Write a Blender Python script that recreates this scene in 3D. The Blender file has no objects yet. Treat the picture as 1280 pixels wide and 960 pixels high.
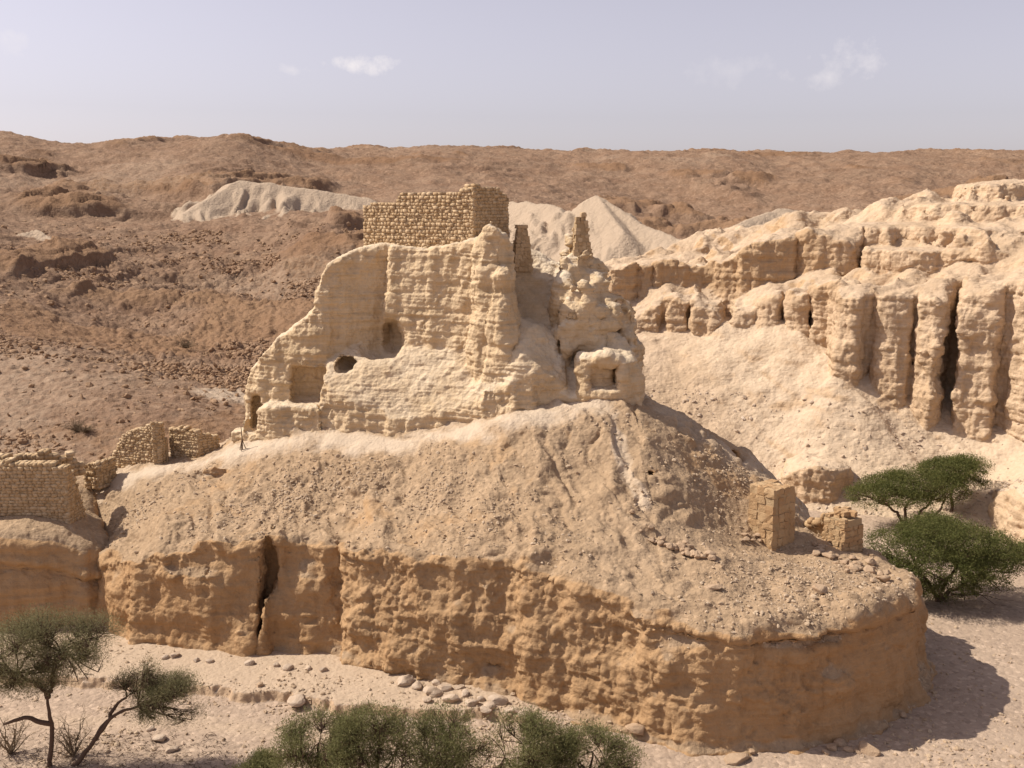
import bpy, math, random
import numpy as np
from mathutils import Vector, Matrix
from mathutils.bvhtree import BVHTree

rng = np.random.default_rng(7)
random.seed(7)
C = bpy.context.scene.collection
SC = bpy.context.scene

# ------------------------------------------------------------------ camera, sky, sun, exposure
CAMZ, TH, FPX = 30.0, math.radians(10.2), 1280.0
cam_d = bpy.data.cameras.new('camera'); cam = bpy.data.objects.new('camera', cam_d); C.objects.link(cam)
cam_d.sensor_width = 36; cam_d.lens = 36.0; cam_d.clip_start = 0.5; cam_d.clip_end = 6000
cam.location = (0, 0, CAMZ); cam.rotation_euler = (math.pi/2 - TH, 0, 0)
SC.camera = cam

SUN_EL = math.radians(48)
SUN_H = np.array([-0.985, 0.16]); SUN_H /= np.linalg.norm(SUN_H)      # horizontal direction towards the sun
sv = Vector((SUN_H[0]*math.cos(SUN_EL), SUN_H[1]*math.cos(SUN_EL), math.sin(SUN_EL)))
sd = bpy.data.lights.new('sun', 'SUN'); sd.energy = 5.0; sd.angle = math.radians(0.53); sd.color = (1.0, 0.93, 0.82)
so = bpy.data.objects.new('sun', sd); C.objects.link(so)
so.rotation_euler = sv.to_track_quat('Z', 'Y').to_euler()

w = bpy.data.worlds.new('World'); SC.world = w; w.use_nodes = True
nt = w.node_tree; nt.nodes.clear()
def N(nt, t, **k):
    n = nt.nodes.new(t)
    for a, v in k.items(): setattr(n, a, v)
    return n
def L(nt, a, b): nt.links.new(a, b)
sky = N(nt, 'ShaderNodeTexSky', sky_type='NISHITA', sun_disc=False)
sky.sun_elevation = SUN_EL; sky.sun_rotation = math.atan2(sv.x, sv.y)
sky.air_density = 1.0; sky.dust_density = 1.2; sky.ozone_density = 1.0; sky.altitude = 0
hsv = N(nt, 'ShaderNodeHueSaturation'); hsv.inputs['Saturation'].default_value = 0.33
L(nt, sky.outputs[0], hsv.inputs['Color'])
tnt = N(nt, 'ShaderNodeMix', data_type='RGBA', blend_type='MULTIPLY'); tnt.inputs[0].default_value = 1.0
tnt.inputs[7].default_value = (1.065, 0.97, 1.055, 1)
L(nt, hsv.outputs[0], tnt.inputs[6])
# a few wisps of high cloud, fixed in the sky
tc = N(nt, 'ShaderNodeTexCoord')
acc = None
def cloud_dir(px, py):
    a, b = (px-640)/FPX, (480-py)/FPX
    return Vector((a, math.cos(TH)+b*math.sin(TH), -math.sin(TH)+b*math.cos(TH))).normalized()
for (px, py, wx, wz, amp) in ((455, 80, .042, .013, .75), (1060, 72, .050, .020, .42), (1025, 97, .04, .014, .3), (900, 88, .05, .02, .16), (365, 88, .02, .008, .3), (5, 50, .03, .015, .25)):
    d = cloud_dir(px, py)
    sub = N(nt, 'ShaderNodeVectorMath', operation='SUBTRACT'); sub.inputs[1].default_value = d
    L(nt, tc.outputs['Generated'], sub.inputs[0])
    nz = N(nt, 'ShaderNodeTexNoise'); nz.inputs['Scale'].default_value = 38; nz.inputs['Detail'].default_value = 6; nz.inputs['Roughness'].default_value = .62
    L(nt, tc.outputs['Generated'], nz.inputs['Vector'])
    sc_ = N(nt, 'ShaderNodeVectorMath', operation='MULTIPLY'); sc_.inputs[1].default_value = (1/wx, 1/wx, 1/wz)
    L(nt, sub.outputs[0], sc_.inputs[0])
    ln = N(nt, 'ShaderNodeVectorMath', operation='LENGTH'); L(nt, sc_.outputs[0], ln.inputs[0])
    ma = N(nt, 'ShaderNodeMath', operation='MULTIPLY_ADD'); ma.inputs[1].default_value = 2.6; ma.inputs[2].default_value = -0.75
    L(nt, nz.outputs['Fac'], ma.inputs[0])
    sb = N(nt, 'ShaderNodeMath', operation='SUBTRACT'); L(nt, ma.outputs[0], sb.inputs[0]); 
    lm = N(nt, 'ShaderNodeMath', operation='MULTIPLY'); lm.inputs[1].default_value = .8; L(nt, ln.outputs['Value'], lm.inputs[0]); L(nt, lm.outputs[0], sb.inputs[1])
    cl = N(nt, 'ShaderNodeMath', operation='MULTIPLY', use_clamp=True); cl.inputs[1].default_value = amp*1.6; L(nt, sb.outputs[0], cl.inputs[0])
    if acc is None: acc = cl.outputs[0]
    else:
        mx_ = N(nt, 'ShaderNodeMath', operation='MAXIMUM'); L(nt, acc, mx_.inputs[0]); L(nt, cl.outputs[0], mx_.inputs[1]); acc = mx_.outputs[0]
cm = N(nt, 'ShaderNodeMix', data_type='RGBA'); cm.inputs[7].default_value = (7.6, 7.1, 7.1, 1)
L(nt, acc, cm.inputs[0]); L(nt, tnt.outputs[2], cm.inputs[6])
bg = N(nt, 'ShaderNodeBackground'); bg.inputs['Strength'].default_value = 0.108
L(nt, cm.outputs[2], bg.inputs['Color'])
out = N(nt, 'ShaderNodeOutputWorld'); L(nt, bg.outputs[0], out.inputs[0])

vs = SC.view_settings
vs.view_transform = 'Standard'; vs.look = 'None'; vs.exposure = 0.22; vs.gamma = 1.0; vs.use_curve_mapping = False
SC.cycles.max_bounces = 6; SC.cycles.diffuse_bounces = 3; SC.cycles.glossy_bounces = 1
SC.cycles.transparent_max_bounces = 4

# ------------------------------------------------------------------ geometry from the photograph's sight lines
def ray(px, py):
    a, b = (px-640)/FPX, (480-py)/FPX
    return a, math.cos(TH)+b*math.sin(TH), -math.sin(TH)+b*math.cos(TH)
def P(px, py, Y):
    a, y, z = ray(px, py); t = Y/y
    return (a*t, Y, CAMZ+z*t)
def G(px, py, z=0.0):
    a, y, r = ray(px, py); t = (z-CAMZ)/r
    return (a*t, y*t, z)

# ------------------------------------------------------------------ noise (numpy)
_lat = np.random.default_rng(11).random((64, 64, 64)).astype(np.float32)*2-1
_latf = _lat.ravel()
def vn(p):
    p = np.asarray(p, np.float32)
    i = np.floor(p); f = p-i; i = i.astype(np.int64) & 63; j = (i+1) & 63
    u = f*f*f*(f*(f*6-15)+10)
    x0, y0, z0 = i[..., 0]*4096, i[..., 1]*64, i[..., 2]; x1, y1, z1 = j[..., 0]*4096, j[..., 1]*64, j[..., 2]
    ux, uy, uz = u[..., 0], u[..., 1], u[..., 2]
    a = _latf[x0+y0+z0]*(1-ux)+_latf[x1+y0+z0]*ux
    b = _latf[x0+y1+z0]*(1-ux)+_latf[x1+y1+z0]*ux
    c = _latf[x0+y0+z1]*(1-ux)+_latf[x1+y0+z1]*ux
    d = _latf[x0+y1+z1]*(1-ux)+_latf[x1+y1+z1]*ux
    return (a*(1-uy)+b*uy)*(1-uz)+(c*(1-uy)+d*uy)*uz
_R = np.array(Matrix.Rotation(0.7, 3, Vector((.3, .5, .8)).normalized()), np.float32)
def fbm(p, octv=4, lac=2.03, gain=.5):
    p = np.asarray(p, np.float32); s = 0; a = 1.0; tot = 0
    for k in range(octv):
        s = s+a*vn(p+k*17.3); tot += a; a *= gain; p = (p@_R)*lac
    return s/tot
def ridged(p, octv=4, lac=2.03, gain=.5):
    p = np.asarray(p, np.float32); s = 0; a = 1.0; tot = 0
    for k in range(octv):
        s = s+a*(1-2*np.abs(vn(p+k*13.7))); tot += a; a *= gain; p = (p@_R)*lac
    return s/tot
_jx = np.random.default_rng(5).random((64*64*64, 3)).astype(np.float32)
def worley(p):
    p = np.asarray(p, np.float32); i = np.floor(p).astype(np.int64); best = np.full(len(p), 9., np.float32); sec = best.copy()
    for a in (-1, 0, 1):
        for b in (-1, 0, 1):
            for c in (-1, 0, 1):
                j = i+np.array([a, b, c]); k = j & 63
                q = j+_jx[k[:, 0]*4096+k[:, 1]*64+k[:, 2]]-p
                d = np.sqrt((q*q).sum(1)).astype(np.float32)
                sec = np.minimum(sec, np.maximum(best, d)); best = np.minimum(best, d)
    return best, sec
def xyz(X, Y, Z=0.0): return np.stack([X, Y, np.zeros_like(X)+Z], -1)
def sstep(a, b, x):
    t = np.clip((x-a)/(b-a), 0, 1); return t*t*(3-2*t)
def smin(a, b, k):
    h = np.clip(.5+.5*(b-a)/k, 0, 1); return b*(1-h)+a*h-k*h*(1-h)
def smax(a, b, k): return -smin(-a, -b, k)

# ------------------------------------------------------------------ surfaces
def tps(pts, lam=.02):
    """thin-plate surface z(x, y) through control points"""
    pts = np.asarray(pts, float); c = pts[:, :2].mean(0); s = pts[:, :2].std()
    q = (pts[:, :2]-c)/s; n = len(q)
    r2 = ((q[:, None]-q[None])**2).sum(-1)
    K = np.where(r2 > 0, .5*r2*np.log(np.maximum(r2, 1e-12)), 0)+lam*np.eye(n)
    A = np.zeros((n+3, n+3)); A[:n, :n] = K; A[:n, n] = 1; A[:n, n+1:] = q; A[n, :n] = 1; A[n+1:, :n] = q.T
    sol = np.linalg.solve(A, np.concatenate([pts[:, 2], [0, 0, 0]]))
    def f(X, Y):
        sh = X.shape; Qx = (X.ravel()-c[0])/s; Qy = (Y.ravel()-c[1])/s
        o = sol[n]+sol[n+1]*Qx+sol[n+2]*Qy
        for i in range(n):
            r = (Qx-q[i, 0])**2+(Qy-q[i, 1])**2
            o = o+sol[i]*.5*r*np.log(np.maximum(r, 1e-12))
        return o.reshape(sh)
    return f
def poly_sd(X, Y, poly):
    poly = np.asarray(poly, float)[:, :2]; n = len(poly)
    d = np.full(X.shape, 1e9); ins = np.zeros(X.shape, bool)
    for i in range(n):
        a, b = poly[i], poly[(i+1) % n]; e = b-a
        wx, wy = X-a[0], Y-a[1]
        t = np.clip((wx*e[0]+wy*e[1])/(e@e+1e-12), 0, 1)
        d = np.minimum(d, (wx-t*e[0])**2+(wy-t*e[1])**2)
        c = ((a[1] > Y) != (b[1] > Y)) & (X < (b[0]-a[0])*(Y-a[1])/(b[1]-a[1]+1e-12)+a[0])
        ins ^= c
    d = np.sqrt(d); return np.where(ins, -d, d)

def surface_nets(F, org, h):
    F = F.astype(np.float32); S = F > 0
    nx, ny, nz = F.shape
    m = np.zeros((nx-1, ny-1, nz-1), np.int8)
    for dx in (0, 1):
        for dy in (0, 1):
            for dz in (0, 1):
                m += S[dx:nx-1+dx, dy:ny-1+dy, dz:nz-1+dz]
    act = (m > 0) & (m < 8)
    idx = np.full(act.shape, -1, np.int64); ii = np.argwhere(act); idx[act] = np.arange(len(ii))
    off = np.array([(a, b, c) for a in (0, 1) for b in (0, 1) for c in (0, 1)])
    v = np.stack([F[ii[:, 0]+o[0], ii[:, 1]+o[1], ii[:, 2]+o[2]] for o in off], 1)
    acc = np.zeros((len(ii), 3)); cnt = np.zeros(len(ii))
    for a in range(8):
        for b in range(a+1, 8):
            if np.abs(off[a]-off[b]).sum() != 1: continue
            cr = (v[:, a] > 0) != (v[:, b] > 0)
            t = np.where(cr, v[:, a]/(v[:, a]-v[:, b]+1e-12), 0)
            pt = off[a][None]+(off[b]-off[a])[None]*t[:, None]
            acc += pt*cr[:, None]; cnt += cr
    V = (ii+acc/np.maximum(cnt, 1)[:, None])*h+np.asarray(org)
    quads = []
    for ax in range(3):
        o1, o2 = [(1, 2), (2, 0), (0, 1)][ax]
        sl0 = [slice(None)]*3; sl1 = [slice(None)]*3
        sl0[ax] = slice(0, -1); sl1[ax] = slice(1, None)
        ch = S[tuple(sl0)] != S[tuple(sl1)]
        e = np.argwhere(ch)
        ok = (e[:, o1] > 0) & (e[:, o2] > 0) & (e[:, o1] < F.shape[o1]-1) & (e[:, o2] < F.shape[o2]-1)
        e = e[ok]
        inside = S[e[:, 0], e[:, 1], e[:, 2]]
        def cell(d1, d2):
            q = e.copy(); q[:, o1] -= d1; q[:, o2] -= d2
            return idx[q[:, 0], q[:, 1], q[:, 2]]
        q = np.stack([cell(1, 1), cell(0, 1), cell(0, 0), cell(1, 0)], 1)
        q[~inside] = q[~inside][:, ::-1]
        quads.append(q)
    return V, np.concatenate(quads)
def subdiv(V, Q):
    n = len(V)
    E = np.concatenate([Q[:, [0, 1]], Q[:, [1, 2]], Q[:, [2, 3]], Q[:, [3, 0]]]); E.sort(1)
    key = E[:, 0]*np.int64(n)+E[:, 1]
    u, inv = np.unique(key, return_inverse=True)
    ea, eb = u//n, u % n
    mid = (V[ea]+V[eb])/2; fc = V[Q].mean(1)
    m = inv.reshape(4, -1).T+n; f = np.arange(len(Q))+n+len(u)
    V2 = np.concatenate([V, mid, fc])
    Q2 = np.concatenate([np.stack([Q[:, k], m[:, k], f, m[:, k-1]], 1) for k in range(4)])
    return V2, Q2
def normals(V, Q):
    fn = np.cross(V[Q[:, 2]]-V[Q[:, 0]], V[Q[:, 3]]-V[Q[:, 1]])
    nn = np.zeros_like(V)
    for k in range(4):
        for c in range(3):
            nn[:, c] += np.bincount(Q[:, k], fn[:, c], len(V))
    return nn/np.maximum(np.linalg.norm(nn, axis=1, keepdims=True), 1e-9)
def smooth(V, Q, it=1, f=.5):
    for _ in range(it):
        acc = np.zeros_like(V); cnt = np.zeros(len(V))
        for k in range(4):
            for o in (1, 3):
                j = Q[:, (k+o) % 4]
                for c in range(3): acc[:, c] += np.bincount(Q[:, k], V[j, c], len(V))
                cnt += np.bincount(Q[:, k], minlength=len(V))
        V = V*(1-f)+f*acc/np.maximum(cnt, 1)[:, None]
    return V
def mesh_np(name, V, Q, mat, parent=None, attrs=None, smooth_=True, link=True):
    V = np.asarray(V, np.float32); Q = np.asarray(Q)
    me = bpy.data.meshes.new(name); k = Q.shape[1]
    me.vertices.add(len(V)); me.vertices.foreach_set('co', V.ravel())
    me.loops.add(Q.size); me.loops.foreach_set('vertex_index', Q.ravel().astype(np.int32))
    me.polygons.add(len(Q)); me.polygons.foreach_set('loop_start', np.arange(0, Q.size, k, dtype=np.int32))
    me.polygons.foreach_set('use_smooth', np.full(len(Q), smooth_))
    me.update(calc_edges=True)
    for an, av in (attrs or {}).items():
        av = np.asarray(av, np.float32)
        if av.ndim == 1:
            a = me.attributes.new(an, 'FLOAT', 'POINT'); a.data.foreach_set('value', av)
        else:
            a = me.attributes.new(an, 'FLOAT_COLOR', 'POINT')
            if av.shape[1] == 3: av = np.concatenate([av, np.ones((len(av), 1), np.float32)], 1)
            a.data.foreach_set('color', av.ravel())
    me.materials.append(mat)
    o = bpy.data.objects.new(name, me)
    if link: C.objects.link(o)
    if parent: o.parent = parent
    return o
GEO = {}
def tag(o, label=None, cat=None, group=None, kind=None):
    if label: o['label'] = label
    if cat: o['category'] = cat
    if group: o['group'] = group
    if kind: o['kind'] = kind
    return o
def empty(name, loc):
    o = bpy.data.objects.new(name, None); o.location = loc; o.empty_display_size = .3; C.objects.link(o); return o

# ------------------------------------------------------------------ materials
def new_mat(name):
    m = bpy.data.materials.new(name); m.use_nodes = True
    nt = m.node_tree; nt.nodes.clear()
    o = N(nt, 'ShaderNodeOutputMaterial'); b = N(nt, 'ShaderNodeBsdfPrincipled')
    b.inputs['Roughness'].default_value = .95; b.inputs['Specular IOR Level'].default_value = .12
    L(nt, b.outputs[0], o.inputs[0]); return m, nt, b
def noise(nt, vec, scale, detail=5, rough=.6, dist=0):
    n = N(nt, 'ShaderNodeTexNoise'); n.inputs['Scale'].default_value = scale; n.inputs['Detail'].default_value = detail
    n.inputs['Roughness'].default_value = rough; n.inputs['Distortion'].default_value = dist
    L(nt, vec, n.inputs['Vector']); return n.outputs['Fac']
def ramp(nt, fac, a, b, ca=0., cb=1.):
    r = N(nt, 'ShaderNodeMapRange', clamp=True); r.inputs[1].default_value = a; r.inputs[2].default_value = b
    r.inputs[3].default_value = ca; r.inputs[4].default_value = cb
    L(nt, fac, r.inputs[0]); return r.outputs[0]
def mixc(nt, fac, a, b, mode='MIX'):
    m = N(nt, 'ShaderNodeMix', data_type='RGBA', blend_type=mode)
    for sock, v in ((0, fac), (6, a), (7, b)):
        if isinstance(v, (int, float)): m.inputs[sock].default_value = v
        elif isinstance(v, tuple): m.inputs[sock].default_value = (*v, 1) if len(v) == 3 else v
        else: L(nt, v, m.inputs[sock])
    return m.outputs[2]
def math_(nt, op, a, b=None, clamp=False):
    m = N(nt, 'ShaderNodeMath', operation=op, use_clamp=clamp)
    for i, v in enumerate((a, b)):
        if v is None: continue
        if isinstance(v, (int, float)): m.inputs[i].default_value = v
        else: L(nt, v, m.inputs[i])
    return m.outputs[0]
def mapping(nt, vec, scale, loc=(0, 0, 0)):
    m = N(nt, 'ShaderNodeMapping'); m.inputs['Scale'].default_value = scale; m.inputs['Location'].default_value = loc
    L(nt, vec, m.inputs['Vector']); return m.outputs[0]

def terrain_mat(name, rock, rock2, dust, dust2, path, bump=.35, fine=9., strata=1.0, speck=.35, bumpd=.06):
    """rock faces with beds, rubble cover and a pale trodden tone, mixed by the mesh's mask colours (cover, pale, second rock tone)"""
    m, nt, b = new_mat(name)
    g = N(nt, 'ShaderNodeNewGeometry').outputs['Position']
    at = N(nt, 'ShaderNodeAttribute', attribute_name='mask')
    sep = N(nt, 'ShaderNodeSeparateColor'); L(nt, at.outputs['Color'], sep.inputs[0])
    big = noise(nt, g, .11, 4, .6); med = noise(nt, g, .7, 6, .65); fin = noise(nt, g, fine*.45, 6, .7)
    bed = noise(nt, mapping(nt, g, (.06, .06, 2.3)), 1.0, 5, .65, .4)
    bed2 = noise(nt, mapping(nt, g, (.25, .25, 7.)), 1.0, 3, .6, .3)
    f1 = math_(nt, 'ADD', sep.outputs[2], ramp(nt, med, .35, .7, -.25, .25), clamp=True)
    rk = mixc(nt, f1, rock, rock2)
    rk = mixc(nt, ramp(nt, bed, .5, .72, 0, .5*strata), rk, tuple(c*.66 for c in rock2))
    rk = mixc(nt, ramp(nt, bed2, .52, .7, 0, .38*strata), rk, tuple(min(1, c*1.16) for c in rock))
    stk = noise(nt, mapping(nt, g, (1.1, 1.1, .12)), 1.0, 4, .6)
    rk = mixc(nt, ramp(nt, stk, .52, .72, 0, .42), rk, tuple(c*.68 for c in rock2))
    rk = mixc(nt, ramp(nt, fin, .55, .75, 0, .3), rk, tuple(c*.7 for c in rock2))
    du = mixc(nt, ramp(nt, big, .35, .65), dust, dust2)
    du = mixc(nt, ramp(nt, med, .4, .7, 0, .6), du, tuple(c*.82 for c in dust2))
    vor = N(nt, 'ShaderNodeTexVoronoi', feature='F1'); vor.inputs['Scale'].default_value = fine*.55; vor.inputs['Randomness'].default_value = 1
    L(nt, g, vor.inputs['Vector'])
    vsep = N(nt, 'ShaderNodeSeparateColor'); L(nt, vor.outputs['Color'], vsep.inputs[0])
    du = mixc(nt, ramp(nt, vsep.outputs[0], .7, 1, 0, speck), du, tuple(min(1, c*1.45) for c in dust))
    du = mixc(nt, ramp(nt, vsep.outputs[1], .72, 1, 0, speck), du, tuple(c*.55 for c in dust2))
    cov = math_(nt, 'ADD', sep.outputs[0], ramp(nt, med, .3, .7, -.22, .22))
    cov = ramp(nt, cov, .3, .7)
    col = mixc(nt, cov, rk, du)
    pl = math_(nt, 'ADD', sep.outputs[1], ramp(nt, fin, .3, .7, -.15, .15))
    col = mixc(nt, ramp(nt, pl, .2, .8), col, path)
    L(nt, col, b.inputs['Base Color'])
    h = math_(nt, 'ADD', math_(nt, 'MULTIPLY', fin, .6), math_(nt, 'MULTIPLY', bed2, .35*strata))
    fn2 = noise(nt, g, fine, 4, .7); h = math_(nt, 'ADD', h, math_(nt, 'MULTIPLY', fn2, .55))
    h = math_(nt, 'ADD', h, math_(nt, 'MULTIPLY', vor.outputs['Distance'], -.35))
    bp = N(nt, 'ShaderNodeBump'); bp.inputs['Strength'].default_value = bump; bp.inputs['Distance'].default_value = bumpd*4
    L(nt, h, bp.inputs['Height']); L(nt, bp.outputs[0], b.inputs['Normal'])
    return m
CREAM = (.60, .45, .287); CREAM2 = (.49, .345, .197)
M_FORT = terrain_mat('cream_marl', CREAM, CREAM2, (.56, .43, .285), (.50, .37, .235), (.65, .53, .385), bump=.5, strata=1.2, speck=.15)
M_HILL = terrain_mat('rubble_hill', (0.425, 0.275, 0.15), (0.355, 0.205, 0.098), (0.393, 0.277, 0.175), (0.364, 0.249, 0.151), (0.54, 0.425, 0.31), bump=.55, fine=8, strata=.7, speck=.4)
M_CLIFF = terrain_mat('pale_cliff', (0.560, 0.408, 0.270), (0.452, 0.300, 0.171), (0.541, 0.404, 0.280), (0.472, 0.338, 0.218), (0.610, 0.479, 0.341), bump=.5, fine=5., strata=.9, speck=.2, bumpd=.1)
M_FAR = terrain_mat('brown_hills', (0.268, 0.165, 0.096), (0.210, 0.116, 0.064), (0.286, 0.189, 0.123), (0.218, 0.131, 0.081), (0.430, 0.326, 0.232), bump=.6, fine=2.2, strata=.5, speck=.35, bumpd=.25)
M_WADI = terrain_mat('wadi_gravel', (0.442, 0.311, 0.201), (0.381, 0.246, 0.145), (0.421, 0.316, 0.232), (0.391, 0.288, 0.210), (0.471, 0.354, 0.247), bump=.5, fine=7, strata=.2, speck=.5)

def stone_mat(name, c1, c2, c3, sc=1.6):
    m, nt, b = new_mat(name)
    g = N(nt, 'ShaderNodeNewGeometry'); p = g.outputs['Position']
    rnd = g.outputs['Random Per Island']
    col = mixc(nt, rnd, c1, c2)
    col = mixc(nt, ramp(nt, noise(nt, p, sc, 6, .65), .42, .72, 0, .7), col, c3)
    f = noise(nt, p, 14, 5, .7)
    col = mixc(nt, ramp(nt, f, .55, .75, 0, .35), col, tuple(c*.6 for c in c3))
    L(nt, col, b.inputs['Base Color'])
    bp = N(nt, 'ShaderNodeBump'); bp.inputs['Strength'].default_value = .6; bp.inputs['Distance'].default_value = .12
    L(nt, f, bp.inputs['Height']); L(nt, bp.outputs[0], b.inputs['Normal'])
    return m
M_STONE = stone_mat('wall_stone', (.60, .445, .28), (.45, .31, .175), (.40, .265, .145))
M_ASHLAR = stone_mat('ashlar_stone', (.50, .35, .20), (.42, .26, .135), (.34, .205, .105))
M_MORTAR = stone_mat('wall_mortar', (.45, .325, .195), (.40, .28, .16), (.34, .23, .125))
M_BOULDER = stone_mat('boulder_stone', (0.491, 0.366, 0.257), (0.393, 0.268, 0.166), (0.335, 0.216, 0.133))
M_PALEB = stone_mat('pale_boulder', (0.551, 0.442, 0.341), (0.472, 0.361, 0.266), (0.413, 0.291, 0.190))
M_HROCK = stone_mat('hill_rock', (.40, .265, .165), (.29, .18, .105), (.27, .165, .095))
M_GRIT = stone_mat('grit_stone', (.52, .40, .28), (.42, .30, .195), (.45, .33, .22))

def leaf_mat(name, c1, c2):
    m, nt, b = new_mat(name)
    at = N(nt, 'ShaderNodeAttribute', attribute_name='tint')
    col = mixc(nt, at.outputs['Fac'], c1, c2)
    L(nt, col, b.inputs['Base Color']); b.inputs['Roughness'].default_value = .7
    tr = N(nt, 'ShaderNodeBsdfTranslucent'); L(nt, col, tr.inputs['Color'])
    ms = N(nt, 'ShaderNodeMixShader'); ms.inputs[0].default_value = .4
    o = [n for n in nt.nodes if n.type == 'OUTPUT_MATERIAL'][0]
    L(nt, b.outputs[0], ms.inputs[1]); L(nt, tr.outputs[0], ms.inputs[2]); L(nt, ms.outputs[0], o.inputs[0])
    return m
M_LEAF = leaf_mat('acacia_leaf', (.075, .088, .026), (.20, .195, .065))
M_LEAF_DRY = leaf_mat('dry_acacia_leaf', (.13, .122, .055), (.30, .265, .14))
M_LEAF_B = leaf_mat('bush_leaf', (.11, .115, .042), (.28, .26, .115))
def bark_mat(name, c1, c2):
    m, nt, b = new_mat(name); g = N(nt, 'ShaderNodeNewGeometry').outputs['Position']
    f = noise(nt, mapping(nt, g, (6, 6, 2)), 3, 5, .7)
    L(nt, mixc(nt, f, c1, c2), b.inputs['Base Color'])
    bp = N(nt, 'ShaderNodeBump'); bp.inputs['Strength'].default_value = .6; bp.inputs['Distance'].default_value = .05
    L(nt, f, bp.inputs['Height']); L(nt, bp.outputs[0], b.inputs['Normal']); return m
M_BARK = bark_mat('acacia_bark', (.075, .045, .03), (.15, .095, .065))
M_DRY = bark_mat('dry_twig', (.16, .11, .07), (.26, .19, .12))

# ------------------------------------------------------------------ displacement of rock surfaces
def rock_disp(V, n, amp=1.0, strata=1.0, flute=.35, rub=.12, cl_rough=.22, knob=0., kscale=1.1):
    steep = sstep(.35, .8, 1-np.abs(n[:, 2]))
    p = V.astype(np.float32)
    d = fbm(p*.16, 3)*.45*amp
    d += steep*ridged(p*np.array([.42, .42, .07]), 3)*flute*amp                     # runnels down the faces
    zz = p.copy(); zz[:, 2] += .35*vn(p*.15)
    st = vn(zz*np.array([.07, .07, 1.1])+5)*.5+vn(zz*np.array([.12, .12, 2.7])+9)*.35+vn(zz*np.array([.2, .2, 6.])+2)*.22
    st = .5*st+.5*np.tanh(st*7)*.42
    d += steep*st*.2*strata*amp
    d += steep*fbm(p*1.1, 4, gain=.55)*cl_rough*amp
    if np.ndim(knob) or knob:
        q = p+.35*np.stack([vn(p*1.3+3), vn(p*1.3+8), vn(p*1.3+13)], 1)
        w1, w2 = worley(q*kscale); d += steep*knob*((w2-w1)*.9-.25)
        w1, w2 = worley(q*kscale*2.3); d += steep*knob*.45*((w2-w1)-.25)
    flat = 1-steep
    d += flat*(fbm(p*.9, 3)*.14+np.maximum(fbm(p*2.4, 3), 0)*rub*1.6)*amp
    return d

def build_volume(F, org, h, sub=1, sm=1):
    V, Q = surface_nets(F, org, h)
    V = smooth(V, Q, sm, .5)
    for _ in range(sub): V, Q = subdiv(V, Q); V = smooth(V, Q, 1, .5)
    return V, Q
def noise3d(org, shape, h, step, fn):
    """fn sampled on a coarse lattice and interpolated to the voxel grid"""
    n = [int(math.ceil((s-1)/step))+2 for s in shape]
    ax = [org[i]+h*step*np.arange(n[i]) for i in range(3)]
    A = fn(np.stack(np.meshgrid(*ax, indexing='ij'), -1).astype(np.float32)).astype(np.float32)
    for i in range(3):
        t = np.arange(shape[i])/step; k = np.floor(t).astype(int); f = (t-k).astype(np.float32)
        sh = [1, 1, 1]; sh[i] = -1; f = f.reshape(sh)
        A = np.take(A, k, i)*(1-f)+np.take(A, k+1, i)*f
    return A
def drop_below(V, Q, z):
    keep = (V[Q][:, :, 2].max(1) > z)
    Q = Q[keep]; u, inv = np.unique(Q, return_inverse=True)
    return V[u], inv.reshape(Q.shape)
def grid3(x0, x1, y0, y1, z0, z1, h):
    x = np.arange(x0, x1, h); y = np.arange(y0, y1, h); z = np.arange(z0, z1, h)
    X, Y = np.meshgrid(x, y, indexing='ij'); return X, Y, z[None, None, :]

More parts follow.
